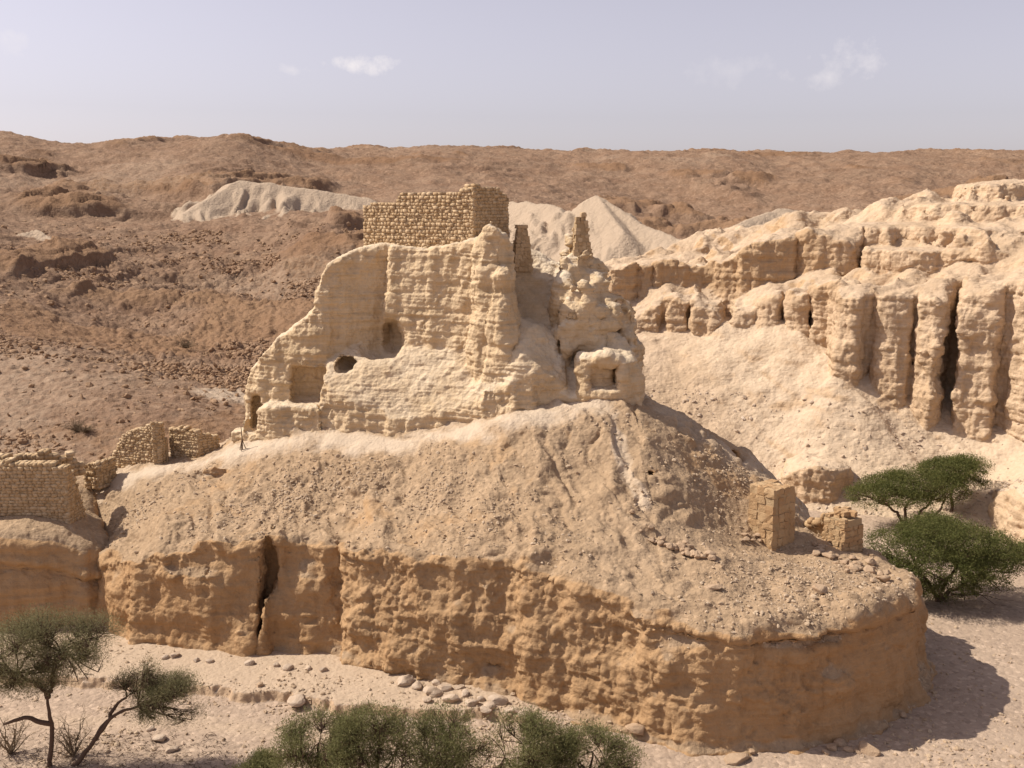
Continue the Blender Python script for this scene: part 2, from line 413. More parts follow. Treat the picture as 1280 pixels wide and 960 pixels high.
# ================================================================== WADI FLOOR
def wadi_z(X, Y):
    p = xyz(X, Y)
    # bench of the terrace on the cliff side, its cut bank facing the camera
    bank = [G(x, y)[:2] for x, y in ((-400, 850), (0, 852), (100, 858), (250, 868), (370, 879), (440, 889), (520, 895), (620, 900), (700, 905))]
    bx = np.array([q[0] for q in bank]); by = np.array([q[1] for q in bank])
    yb = np.interp(X, bx, by)+.6*fbm(p*.5, 3)+.3*fbm(p*2, 3)
    h = .55*sstep(6, -3, X)
    z = sstep(-.22, .16, Y-yb)*h+.05*sstep(0, 5, Y-yb)*sstep(6, -6, X)
    z = z+.10*fbm(p*.25, 4)+.04*fbm(p*1.7, 3)+.02*np.maximum(fbm(p*5, 2), 0)*2
    return z-.15*sstep(3, 0, np.abs(Y-yb+2.2))*(X < 2)
def make_wadi():
    def sheet(us, ys):
        U, Y = np.meshgrid(us, ys, indexing='ij'); X = U*Y
        return X, Y
    us = np.linspace(-.85, .85, 1100); ys = np.concatenate([np.linspace(40, 60, 380), np.linspace(60, 110, 420)[1:]])
    X, Y = sheet(us, ys); Z = wadi_z(X, Y)
    V = np.stack([X, Y, Z], -1).reshape(-1, 3)
    n0, n1 = X.shape; I = np.arange(n0*n1).reshape(n0, n1)
    Q = np.stack([I[:-1, :-1], I[1:, :-1], I[1:, 1:], I[:-1, 1:]], -1).reshape(-1, 4)
    bench = sstep(.2, .4, V[:, 2])
    wash = np.exp(-((V[:, 1]-np.interp(V[:, 0], [G(-60, 897)[0], G(250, 902)[0], G(480, 925)[0]], [G(-60, 897)[1], G(250, 902)[1], G(480, 925)[1]])+.5*fbm(V*.4, 2))/1.3)**2)
    mask = np.stack([np.full(len(V), .9), np.clip(bench*.7+.5*wash*(V[:, 0] < 0), 0, 1), np.zeros(len(V))], 1)
    # a cut bank shows its earth
    nn = normals(V, Q); mask[:, 0] -= .9*sstep(.15, .45, 1-nn[:, 2]); mask[:, 1] -= 1.*sstep(.1, .4, 1-nn[:, 2])
    o = mesh_np('ground', V, Q, M_WADI, attrs={'mask': mask}); tag(o, kind='structure'); 
    GEO['wadi'] = (V, nn, np.ones(len(V)))
    # plain sheet out to the horizon, just under the detailed bed
    S = 3000.; V2 = np.array([(-S, -S, -.6), (S, -S, -.6), (S, S, -.6), (-S, S, -.6)]); 
    o2 = mesh_np('terrain', V2, np.array([[0, 1, 2, 3]]), M_WADI, attrs={'mask': np.tile([.9, 0, 0], (4, 1))}); tag(o2, kind='structure')
    return o
wadi = make_wadi()

# ================================================================== MAIN HILL
base_px = [(150, 795), (165, 805), (215, 808), (262, 812), (323, 818), (380, 822), (424, 825), (430, 830), (470, 838),
           (500, 845), (560, 856), (620, 866), (655, 876), (700, 890), (760, 909), (815, 925), (870, 936), (930, 939), (1000, 932), (1050, 922), (1092, 911), (1130, 890), (1150, 862)]
hill_poly = [G(q[0], q[1], .55 if q[0] < 540 else .55*max(0, (700-q[0])/160))[:2] for q in base_px]
hill_poly += [(26.9, 63), (26, 69), (24, 76), (23.5, 83), (22, 92), (8, 97), (-12, 97), (-30, 92), (-36, 84), (-34, 74)]
hill_ctl = [P(*q) for q in (
    (100, 720, 72), (165, 672, 68.4), (240, 655, 67.6), (345, 652, 66.4), (440, 655, 65.6), (560, 665, 62.8), (640, 671, 61.2), (700, 686, 59.8), (722, 704, 58.4), (790, 737, 56.2), (860, 762, 54.6),
    (920, 774, 53.8), (1000, 772, 54.2), (1060, 766, 55.2), (1120, 752, 57.3), (1165, 740, 60), (1155, 728, 62), (1080, 692, 66.6), (1030, 672, 70),
    (1000, 740, 57.2), (1060, 722, 60), (960, 677, 66), (900, 700, 59.5), (940, 740, 56.8), (860, 735, 56.6), (900, 655, 66), (850, 690, 60.2), (870, 645, 65.4), (1010, 655, 73),
    (800, 690, 59.5), (760, 655, 62.3), (720, 660, 61.5), (720, 590, 66.5), (790, 600, 65.8), (640, 620, 65.2), (640, 570, 68.2), (560, 640, 65.2), (560, 590, 68.2),
    (450, 640, 67.4), (450, 595, 70.2), (350, 638, 68.6), (350, 600, 71.8), (270, 640, 69.5), (270, 610, 73), (200, 645, 70), (200, 620, 73.3), (150, 662, 71),
    (130, 640, 74.5), (125, 690, 73), (110, 615, 77),
    (160, 600, 76.5), (220, 586, 77), (300, 566, 76.5), (400, 561, 74.5), (500, 558, 72.8), (560, 543, 72), (620, 530, 71), (700, 516, 70.4), (790, 512, 70.5),
    (300, 548, 78), (260, 570, 80), (400, 533, 76), (530, 540, 73.6), (600, 528, 72.6), (650, 521, 72), (700, 511, 72), (760, 492, 73), (815, 520, 72.5),
    (830, 560, 68.6), (830, 600, 65.8), (880, 590, 69), (890, 545, 75.5), (930, 565, 77.5), (965, 592, 79), (985, 632, 80), (940, 610, 70))]
hill_ctl += [(26, 78, 2), (24, 86, 0), (10, 92, 2), (14, 86, 6), (0, 92, 10), (-15, 92, 11), (-28, 90, 8), (-34, 84, 8), (-32, 76, 6.5), (0, 80, 16), (-12, 82, 14), (8, 79, 15.5)]
hill_T = tps(hill_ctl, .004)
def make_hill():
    h = .2
    X, Y, Z = grid3(-37, 29, 49, 96, -1.2, 19, h)
    p2 = xyz(X, Y)
    d = poly_sd(X, Y, hill_poly)+.3*fbm(p2*.35, 3)+.12*ridged(p2*.9, 2)
    T = hill_T(X, Y)
    T = T+(.35*fbm(p2*.25+3, 3)+.7*(ridged(np.stack([(X+.35*(Y-68)+2.2*fbm(p2*.22+50, 3))*.26, Y*.09, 0*X], -1)+5, 4)-.3)*(X < 9)+.55*(np.clip(ridged(p2*.28+11, 3), .15, .6)-.3)*sstep(-.1, .25, fbm(p2*.12+30, 2)))*sstep(.3, 4, -d)*sstep(74, 71, Y-.1*X)
    # shallow rills running down the rubble slope
    # block between crack and step stands a little back
    xl, xr = G(338, 819, .5)[0], G(427, 826, .5)[0]
    d = d+.75*sstep(xl-.3, xl+.1, X)*sstep(xr+.08, xr-.08, X)*(Y < 70)
    F = smin(T[..., None]-Z, -d[..., None]-.13*Z+.45*np.exp(-np.maximum(Z, 0)/.45), .75)
    c0, c1 = G(323, 817, .5), P(346, 662, 66.6)
    zf = np.clip((Z-c0[2])/(c1[2]-c0[2]), 0, 1.2)
    xc = c0[0]+(c1[0]-c0[0])*zf+.25*vn(xyz(X*0, X*0, 0)[..., None, :]+np.stack([Z*0, Z*.6, Z*.9], -1))
    slot = np.maximum(np.abs(X[..., None]-xc)-(.17+.06*zf), np.maximum((Y-(c0[1]+2.8))[..., None], Z-(T+.4)[..., None]+1.2*np.maximum(Y-c0[1]-1.1, 0)[..., None]))
    F = smin(F, slot, .12)
    # hard bed just below the rim stands out, soft bed under it is hollowed
    rel = T[..., None]-Z
    F = F+np.where(d[..., None] > -3, (.2*np.exp(-((rel-.55)/.18)**2)-.22*np.exp(-((rel-.95)/.22)**2))*(.4+.6*sstep(-.2, .3, fbm(p2*.15+6, 2)))[..., None], 0)*sstep(-3, -.8, d)[..., None]
    # scoop in the slope at left, and niche under the rim at the right of the centre
    def dig(px, py, Yc, r, a):
        nonlocal F
        c = P(px, py, Yc)
        q = np.sqrt(((X-c[0])/r[0])[..., None]**2+((Y-c[1])/r[1])[..., None]**2+((Z-c[2])/r[2])**2)
        F = smin(F, (q-1)*min(r), a)
    dig(630, 845, 61.2, (.35, 1.5, 1.2), .2)
    dig(262, 592, 75, (2.4, .7, .45), .25)
    dig(880, 598, 70, (.9, .9, .6), .3); dig(918, 572, 75, (.9, .9, .5), .3); dig(808, 592, 66.6, (.9, .5, .2), .2)
    dig(843, 785, 55.0, (.13, .6, .13), .05)
    F = F+noise3d((-37, 49, -1.2), F.shape, h, 3, lambda q: (fbm(q*np.array([.45, .45, .6], np.float32)+60, 3)*.6+.3*ridged(q*np.array([.8, .8, .15], np.float32)+9, 2)))*(.25+.75*(d[..., None] > -2.2))
    F = smin(F, slot, .1)
    V, Q = build_volume(F, (-37, 49, -1.2), h, 1, 1)
    V, Q = drop_below(V, Q, -.5)
    n = normals(V, Q)
    mid = sstep(-13, -9, V[:, 0])*sstep(11.5, 8.5, V[:, 0]+.3*(V[:, 1]-54)); mid = np.maximum(mid*(.35+.75*sstep(-.2, .3, fbm(V*.25, 2))), .75*sstep(.08, .3, fbm(V*.3+40, 3)))
    dd = rock_disp(V, n, .8, .85, .24, .10, .30, knob=.08+.24*mid, kscale=1.25)
    q_ = V.astype(np.float32); w1, w2 = worley(q_*np.array([.5, .5, .22])+3.3); dd += sstep(.35, .8, 1-np.abs(n[:, 2]))*.35*np.clip(w2-w1-.1, 0, .5)
    q_ = V.astype(np.float32); w1, w2 = worley(q_*np.array([.55, .55, .9])); dd += (1-sstep(.35, .8, 1-np.abs(n[:, 2])))*.55*sstep(.08, .35, fbm(q_*.22+15, 3))*np.clip(w2-w1, 0, .7)
    p = V.astype(np.float32)
    flat = 1-sstep(.35, .8, 1-np.abs(n[:, 2]))
    rill = ridged(np.stack([(p[:, 0]+.35*(p[:, 1]-68))*.6+.9*fbm(p*.4, 2), p[:, 1]*.12, p[:, 2]*.15], 1), 4)
    path_z = np.interp(p[:, 0], [-26, -16, -8, -1, 4, 10], [1, 1, 1, 1, 1, 1])
    dd -= flat*.36*np.maximum(rill, 0)*sstep(50, 66, p[:, 1])*(p[:, 0] < 9)
    # smooth trodden path along the foot of the rock
    pth = [P(*q) for q in ((120, 612, 78), (200, 592, 77), (300, 560, 76.8), (400, 553, 75), (500, 550, 73.2), (560, 537, 72.4), (620, 526, 71.5), (690, 516, 71.2), (740, 505, 72))]
    pd = np.full(len(V), 1e9)
    for a, b in zip(pth[:-1], pth[1:]):
        a = np.array(a[:2]); b = np.array(b[:2]); e = b-a; t = np.clip(((p[:, :2]-a)@e)/(e@e), 0, 1)
        pd = np.minimum(pd, np.linalg.norm(p[:, :2]-a-t[:, None]*e, axis=1))
    onp = sstep(2.3, -.2, pd+1.3*fbm(p*.6, 4)) 
    V = V+n*(dd*(1-.8*onp))[:, None]
    n2 = normals(V, Q)
    p = V.astype(np.float32)
    V = V+n2*(fbm(p*3.2, 3, gain=.6)*.16*(1-.8*onp)*(.3+.7*mid*(1-flat)+.35*flat*sstep(-.05, .35, fbm(p*.3+9, 2))))[:, None]
    # masks
    cover = sstep(.22, .78, n[:, 2])*(1-.45*sstep(.05, .3, fbm(p*np.array([.3, .3, .3])+21, 3))*sstep(60, 64, p[:, 1]-.2*p[:, 0]))
    # light run of spilled dust down the right slope
    sp = [P(*q) for q in ((765, 530, 70.5), (775, 570, 67.5), (785, 610, 65.5), (805, 650, 63.5))]
    sdm = np.full(len(V), 1e9)
    for a, b in zip(sp[:-1], sp[1:]):
        a = np.array(a[:2]); b = np.array(b[:2]); e = b-a; t = np.clip(((p[:, :2]-a)@e)/(e@e), 0, 1)
        sdm = np.minimum(sdm, np.linalg.norm(p[:, :2]-a-t[:, None]*e, axis=1))
    up = sstep(0, 2.5, p[:, 1]-np.interp(p[:, 0], [q[0] for q in pth], [q[1] for q in pth])+1.2)
    pale = np.maximum(onp*.85, np.maximum(sstep(.8, .1, sdm+.4*vn(p*.8))*.6, up*.5*cover*(.5+.5*sstep(-.3, .2, fbm(p*.35, 3)))))
    right = sstep(9, 14, p[:, 0])*sstep(66, 72, p[:, 1])*.35*cover
    pale = np.maximum(pale, right)
    tone = np.clip(.35+.6*sstep(6.5, 1, p[:, 2])*sstep(.5, .2, n[:, 2])*sstep(62, 66, p[:, 1]-p[:, 0]*.0)+.3*fbm(p*.2, 2)+.25*sstep(8, 14, p[:, 0]), 0, 1)
    o = mesh_np('hill', V, Q, M_HILL, attrs={'mask': np.stack([cover, pale, tone], 1)})
    GEO['hill'] = (V, normals(V, Q), cover*(1-onp)*(1-.9*up))
    return tag(o, kind='structure')
hill = make_hill()

# ================================================================== FORTRESS ROCK
def W(px, Y, row=420):
    return P(px, row, Y)[:2]
def prof(X, pts, Y):
    q = sorted(P(a, b, Y) for a, b in pts)
    return np.interp(X, [c[0] for c in q], [c[2] for c in q])
def make_fort():
    h = .16
    x0, y0, z0 = -24, 68.5, 9.5
    X, Y, Z = grid3(x0, 14.5, y0, 88, z0, 31, h)
    p2 = xyz(X, Y)
    wob = .28*fbm(p2*.5, 3)+.15*ridged(p2*1.3, 2)
    def prism(poly, T, bat, k=.4, zb=12., wb=1.):
        d = poly_sd(X, Y, poly)+wob*wb
        return smin((T if np.ndim(T) else np.full(X.shape, T))[..., None]-Z, -d[..., None]-bat*(Z-zb), k)
    # left wall of rock, its crest stepping down to the left
    F = prism([W(300, 80.3), W(318, 79.4), W(360, 78.6), W(400, 77.8), W(440, 78.8), W(490, 80), W(530, 80.2), W(530, 86), W(400, 86), W(310, 85)],
              prof(X, [(296, 520), (303, 488), (312, 462), (330, 440), (350, 416), (375, 402), (395, 384), (402, 352), (412, 330), (425, 320), (455, 309), (500, 306)], 80.5)
              -.25*np.maximum(Y-82, 0), .05, .5)
    # central mass under the masonry
    F2 = prism([W(461, 77.7), W(510, 76.9), W(545, 76.2), W(590, 75.2), W(622, 75.2), W(650, 77.4), W(660, 85), W(478, 86)],
               prof(X, [(470, 309), (520, 309), (560, 306), (590, 300), (655, 300)], 78.5), .12, .35)
    F = smax(F, F2, .15)
    # prow with its peak, shaded on the right
    pk = np.array(P(615, 276, 75.5))
    T3 = pk[2]-1.0*np.hypot(X-pk[0], (Y-pk[1])*.8)+.6*fbm(p2*1.1, 2)
    T3 = np.maximum(T3, prof(X, [(570, 340), (585, 322), (600, 305), (620, 300), (640, 300), (648, 310), (656, 345), (662, 400)], 75)-.5*np.abs(Y-75.5))
    F = smax(F, prism([W(572, 75.2), W(592, 73.9), W(612, 73.3), W(628, 73.0), W(648, 73.9), W(658, 75.2), W(654, 79), W(590, 80)], T3, .085, .4), .35)
    F = smax(F, prism([W(598, 73.6), W(618, 72.7), W(640, 72.6), W(657, 73.6), W(660, 77), W(610, 78)], prof(X, [(590, 372), (605, 345), (622, 332), (645, 330), (658, 350)], 74)-.5*np.abs(Y-74.5)+.5*fbm(p2*.9+9, 2), .08, .4), .3)
    # rear slope and pale chute falling to the right
    Tc = tps([P(*q) for q in ((600, 310, 83), (640, 310, 81), (655, 325, 82), (675, 332, 81.8), (690, 345, 80), (715, 350, 79.5), (664, 390, 78.9), (690, 392, 78.6), (690, 440, 76.2), (700, 470, 74.4), (715, 490, 73),
              (725, 420, 78), (740, 400, 80), (720, 500, 72.4))]+[(14, 90, 17), (-10, 92, 20), (0, 90, 24)], .01)(X, Y)
    F = smax(F, prism([W(640, 76), W(660, 74.5), W(700, 72.4), W(735, 72.6), W(790, 76), W(790, 85), W(560, 87), W(480, 86), W(500, 83)], Tc, .02, .5, wb=.4), .3)
    # right mass of lumps
    T6 = prof(X, [(684, 372), (690, 352), (705, 348), (720, 352), (742, 362), (758, 382), (775, 392), (788, 402), (797, 440), (802, 470)], 79)
    T6 = T6-.4*np.abs(Y-79.5)+.7*fbm(p2*.8+4, 2)
    F = smax(F, prism([W(690, 78), W(705, 77.1), W(725, 76.8), W(745, 77.3), W(772, 77.7), W(792, 78.5), W(800, 83), W(700, 84)], T6, .05, .5), .2)
    for (px_, row_, Y_, rx, rz) in ((704, 372, 77.6, 1.0, 1.3), (730, 384, 77.4, 1.2, 1.6), (756, 398, 78, 1.1, 1.5), (780, 408, 78.5, 1., 1.4), (712, 412, 76.8, 1.1, 1.7), (702, 445, 75.9, .8, 1.5), (738, 428, 76.9, 1.3, 1.8), (768, 436, 77.4, 1.3, 1.8), (786, 450, 78, 1.1, 1.8), (720, 335, 79.4, 1.0, 1.5), (742, 356, 79.2, .8, 1.)):
        c_ = P(px_, row_, Y_); qq = np.sqrt((((X-c_[0])/rx)**2+((Y-c_[1])/(rx*1.3))**2)[..., None]+((Z-c_[2])/rz)**2)
        F = smax(F, (1-qq)*rx, .45)
    T6b = prof(X, [(696, 350), (702, 315), (710, 300), (730, 318), (748, 345)], 79.5)
    F = smax(F, prism([W(697, 78.8), W(720, 78.3), W(748, 78.9), W(750, 80.8), W(700, 81)], T6b, .06, .3), .2)
    # dome in front of the fort, sheer along its foot
    T4 = tps([P(*q) for q in ((402, 466, 76.8), (402, 488, 76.2), (402, 512, 75.7), (450, 460, 76.9), (450, 493, 75.8), (450, 516, 75.), (500, 442, 77.5), (500, 488, 75.8), (500, 520, 74.5), (540, 423, 77.6), (540, 478, 75.5), (540, 518, 73.9),
              (590, 420, 77), (590, 466, 75.1), (590, 506, 73.3), (620, 418, 76), (648, 398, 75.3), (622, 440, 74.6), (618, 478, 73.3), (640, 425, 74.3), (664, 425, 73.9), (650, 460, 72.4), (672, 455, 72.5), (690, 462, 73), (690, 488, 72.3), (712, 482, 73.5), (684, 425, 75), (640, 494, 71.9), (670, 492, 71.9))]
              +[(-15, 82, 18.5), (-2, 82, 21.5), (4, 80, 18.5)], .003)(X, Y)
    F4 = prism([W(396, 76.4, 500), W(430, 75.3, 500), W(480, 74.5, 500), W(540, 73.7, 500), W(590, 73.1, 500), W(600, 72.8, 500), W(640, 71.7, 500), W(675, 71.7, 500), W(698, 72.4, 500), W(718, 73.4, 500), W(700, 77.5, 500), W(640, 80, 500), W(398, 80, 500)],
               T4, .06, .35)
    F = smax(F, F4, .15)
    # low ledge at the left foot
    TL = prof(X, [(296, 545), (302, 520), (330, 508), (400, 506), (408, 512)], 77)
    F = smax(F, prism([W(286, 78.6, 520), W(320, 77.5, 520), (P(332, 520, 76.9)[:2]), W(400, 76, 520), W(405, 79, 520), W(300, 81, 520)], TL, .05, .15), .1)
    # arch rock at the right
    T7 = prof(X, [(712, 470), (717, 455), (728, 446), (760, 444), (790, 450), (799, 468), (806, 500)], 73)
    F = smax(F, prism([W(715, 73, 490), W(722, 72.3, 490), W(745, 71.9, 490), W(785, 71.8, 490), W(802, 72.4, 490), W(812, 75, 490), W(720, 77, 490)], T7, .05, .4), .1)
    # small pedestal
    F = smax(F, prism([W(600, 72.5, 495), W(615, 72.4, 495), W(616, 73.2, 495), W(600, 73.4, 495)], prof(X, [(590, 489), (620, 487)], 72.8), .05, .08, wb=.2), .05)
    def cut(px, py, Yc, r, k=.15, box=0):
        nonlocal F
        c = P(px, py, Yc); dx = np.abs((X-c[0])/r[0])[..., None]; dy = np.abs((Y-c[1])/r[1])[..., None]; dz = np.abs((Z-c[2])/r[2])
        e = {0: 2, 1: 6, .7: 3}[box]
        q = (dx**e+dy**e+dz**e)**(1/e)
        F = smin(F, (q-1)*min(r), k)
    cut(477, 424, 78.6, (1.9, 1.7, 1.7), .35)          # alcove
    cut(488, 424, 78.6, (.85, 3.0, 1.4), .1, .7)            # its arched opening
    cut(434, 454, 78.4, (.75, 1.8, .5), .1, .7)
    cut(319, 516, 79.4, (.55, 2.2, 1.35), .1, 1)
    cut(386, 482, 78.7, (1.5, 1.6, 1.5), .1, 1)
    cut(352, 462, 78.4, (.8, .8, 1.1), .3)
    cut(519, 398, 76.9, (.5, .9, 2.1), .2)
    cut(757, 474, 71.8, (1.15, 1.35, 1.0), .12, 1)
    cut(770, 470, 72.6, (.35, 1.6, .9), .1)
    cut(700, 400, 76.1, (.2, 1.2, 2.2), .15)
    cut(428, 337, 78.4, (.16, .7, .12), .05); cut(450, 337, 79.2, (.22, .7, .12), .05)
    rough = sstep(2.5, 4.5, X)*sstep(10.5, 9, X)*sstep(74.5, 76, Y)
    F = F+noise3d((x0, y0, z0), F.shape, h, 2, lambda q: fbm(q*np.array([.9, .9, 1.], np.float32)+60, 3)*1.1+.5*np.clip(ridged(q*np.array([1.3, 1.3, .35], np.float32)+9, 2), -.4, .5))*(.16+.84*rough)[..., None]
    V, Q = build_volume(F, (x0, y0, z0), h, 1, 1)
    V, Q = drop_below(V, Q, z0+.3)
    n = normals(V, Q)
    p = V.astype(np.float32)
    dd = rock_disp(V, n, .5, .7, .18, .08, .30, knob=.07+.16*sstep(0, .3, fbm(V*.2+7, 2)), kscale=1.5)
    dd += fbm(p*.42+31, 3)*.4*sstep(-6, 0, p[:, 0]+.0)+fbm(p*.42+31, 3)*.2
    V = V+n*dd[:, None]
    n2 = normals(V, Q); p = V.astype(np.float32)
    steep = sstep(.25, .7, 1-np.abs(n2[:, 2]))
    zz = p.copy(); zz[:, 2] += .12*vn(p*.4)
    V = V+n2*(steep*(vn(zz*np.array([.3, .3, 8.]))*.055+vn(zz*np.array([.45, .45, 3.6]))*.05)+fbm(p*3.1, 3)*.10)[:, None]
    cover = sstep(.45, .8, n[:, 2])*.8
    chute = np.exp(-((p[:, 0]-np.interp(p[:, 1], [72, 80], [4.2, 3.2]))/1.2)**2)*sstep(.3, .6, n[:, 2])
    apron = sstep(.22, .5, n[:, 2])*sstep(23, 20, p[:, 2])
    pale = np.clip(np.maximum(sstep(.55, .85, n[:, 2])*.5, apron*(.42+.3*fbm(p*.6, 3)))+chute*.4, 0, 1)
    tone = np.clip(.28+.5*fbm(p*.22, 3)+.25*sstep(25, 30, p[:, 2]), 0, 1)
    o = mesh_np('rock_outcrop', V, Q, M_FORT, attrs={'mask': np.stack([cover, pale, tone], 1)})
    GEO['fort'] = (V, normals(V, Q), cover)
    return tag(o, kind='structure')
fort = make_fort()

# ================================================================== LEFT LEDGE
def make_ledge():
    h = .2
    X, Y, Z = grid3(-52, -26.5, 64, 82, -1, 11, h)
    p2 = xyz(X, Y)
    poly = [G(-300, 800)[:2], G(-100, 800)[:2], G(0, 800)[:2], G(60, 796)[:2], G(118, 792)[:2], (-28.3, 70.0), (-28.8, 72), (-31, 76), (-33, 81), (-54, 81)]
    d = poly_sd(X, Y, poly)+.35*fbm(p2*.35, 3)+.15*ridged(p2*1., 2)
    T = tps([P(*q) for q in ((-200, 655, 69), (0, 668, 68), (60, 668, 68.2), (110, 690, 68.6), (0, 650, 70), (60, 648, 70.4), (95, 655, 71), (128, 690, 70.5), (110, 665, 72.5))]+[(-52, 80, 9), (-36, 78, 9), (-33, 74, 7.6), (-50, 68, 7)], .01)(X, Y)
    F = smin(T[..., None]-Z, -d[..., None]-.14*Z, .6)
    rel = T[..., None]-Z
    F = F+(.25*np.exp(-((rel-1.5)/.35)**2)-.3*np.exp(-((rel-2.2)/.3)**2))*sstep(-3, -.8, d)[..., None]
    V, Q = build_volume(F, (-52, 64, -1), h, 1, 1)
    V, Q = drop_below(V, Q, -.5)
    n = normals(V, Q); V = V+n*rock_disp(V, n, .9, 1.1, .3, .1, .22)[:, None]
    cover = sstep(.4, .75, n[:, 2])
    tone = np.clip(.45+.5*fbm(V.astype(np.float32)*.2, 2), 0, 1)
    o = mesh_np('rock_ledge', V, Q, M_HILL, attrs={'mask': np.stack([cover, cover*.15, tone], 1)})
    GEO['ledge'] = (V, normals(V, Q), cover)
    return tag(o, kind='structure')
ledge = make_ledge()

# ================================================================== CLIFFS ACROSS THE WADI
def make_cliff():
    h = .29
    x0, y0, z0 = 4., 80., -1.2
    X, Y, Z = grid3(x0, 82, y0, 160, z0, 42, h)
    p2 = xyz(X, Y)
    # lower tier: square pillars and bays
    fr = [(690, 131), (740, 127.5), (785, 127.5), (790, 124.2), (824, 123.4), (828, 126.8), (833, 123), (856, 122.2), (861, 126.5), (867, 121.6), (886, 120.6), (899, 121.4), (905, 126), (913, 125), (917, 119.8), (938, 119), (943, 120.2), (947, 118), (972, 117.4), (976, 120.4),
          (980, 117), (1006, 116), (1009, 118.5), (1012, 115), (1030, 114), (1033, 110.2), (1050, 106.7), (1088, 109.9), (1095, 107.8), (1131, 105.7), (1141, 107.6), (1147, 105.9), (1165, 103.6), (1188, 108.4), (1196, 108.4),
          (1202, 103.8), (1222, 102.9), (1240, 102.2), (1252, 103.2), (1285, 100.6), (1340, 97), (1420, 93), (1600, 88)]
    nz_ = .7*fbm(p2*.22, 3)+.15*ridged(p2*.6, 2)
    d = poly_sd(X, Y, [W(a, b, 450) for a, b in fr]+[(95, 165), (0, 165)])+nz_
    frc = [(690, 130), (785, 124.5), (833, 122.6), (886, 120.4), (938, 118.8), (972, 117), (1030, 112.5), (1036, 108.6), (1091, 106.8), (1134, 106), (1166, 103.6), (1199, 103.6), (1240, 101.8), (1285, 100), (1340, 96.6), (1420, 92.6), (1600, 87)]
    dc = poly_sd(X, Y, [W(a, b, 450) for a, b in frc]+[(95, 165), (0, 165)])+nz_
    T1 = tps([P(*q) for q in ((690, 400, 130), (745, 395, 127), (800, 386, 124.5), (845, 382, 124), (885, 366, 122.5), (930, 388, 121), (960, 380, 119.5), (1000, 372, 117.5), (1040, 372, 110.5), (1075, 366, 110), (1110, 366, 109), (1150, 364, 107.5), (1200, 358, 106.5), (1250, 352, 104.5), (1290, 345, 103), (1400, 340, 97))]+[(q[0], q[1]+4.2, q[2]+.25) for q in (P(*q) for q in ((745, 395, 127), (800, 386, 124.5), (845, 382, 124), (885, 366, 122.5), (930, 388, 121), (960, 380, 119.5), (1000, 372, 117.5), (1040, 372, 110.5), (1110, 366, 109), (1150, 364, 107.5), (1200, 358, 106.5), (1290, 345, 103)))]
              +[(90, 160, 30), (40, 160, 26), (8, 160, 18)], .003)(X, Y)
    T1 = T1+1.5*fbm(p2*.27+3, 3)+.8*(ridged(p2*.33+8, 3)-.2)+.22*np.maximum(-dc-1.5, 0)*np.clip(fbm(p2*.12+4, 2)+.4, 0, 1)
    F = np.minimum(-d[..., None]-.01*(Z-8), -dc[..., None]-.09*(Z-8)); F = smin(T1[..., None]-Z, F, .3)
    # upper tier: set back, ragged on the left, stepped beds on the right
    fr2 = [(690, 134), (745, 131.5), (775, 130.5), (800, 131.5), (812, 130), (840, 129.6), (846, 131.5), (855, 129.4), (880, 129), (890, 130.4), (902, 127.6), (925, 127), (930, 128.6), (936, 125.4), (985, 124.4), (992, 126.4), (1000, 125), (1015, 123.6), (1036, 123.2), (1060, 122.4), (1078, 125.6),
           (1086, 119.6), (1110, 117.4), (1136, 116.6), (1150, 120.5), (1156, 117), (1200, 115), (1225, 115.5), (1232, 113.5), (1262, 113), (1268, 114.6), (1276, 112.6), (1340, 110), (1600, 100)]
    d2 = poly_sd(X, Y, [W(a, b, 350) for a, b in fr2]+[(95, 170), (0, 170)])+1.5*fbm(p2*.22+5, 3)+.5*ridged(p2*.6, 2)-1.2
    T2 = tps([P(*q) for q in ((700, 338, 134), (745, 340, 132), (800, 336, 132), (850, 336, 131), (890, 331, 131), (930, 314, 128.5), (960, 291, 127), (990, 288, 127), (1015, 297, 127), (1040, 293, 126), (1066, 293, 125), (1085, 312, 122), (1110, 306, 121), (1140, 302, 120.5), (1150, 318, 121), (1180, 303, 120),
              (1120, 285, 127), (1160, 262, 130), (1195, 246, 134), (1215, 240, 137), (1240, 233, 139), (1290, 226, 142), (1225, 268, 127), (1290, 296, 116), (1250, 290, 119), (1290, 258, 127), (1400, 230, 138), (1400, 300, 112), (1010, 296, 136), (1080, 300, 136))]
              +[(95, 165, 34), (52, 158, 24), (35, 158, 17), (8, 160, 10), (20, 145, 15)]+[P(*q) for q in ((900, 335, 141), (1000, 318, 143), (1080, 318, 146), (960, 330, 150), (760, 350, 141))], .002)(X, Y)
    T2 = T2+1.1*fbm(p2*.16+2, 3)+.8*ridged(p2*.3, 3)
    st = 2.7; zq = T2+.8*fbm(p2*.1, 2); tq = np.floor(zq/st)*st; f_ = (zq-tq)/st
    T2 = np.where(X > 42, T2*.2+.8*(tq+st*sstep(.38, .62, f_)), T2)
    F = smax(F, smin(T2[..., None]-Z, -d2[..., None]-.06*(Z-18), .3), .15)
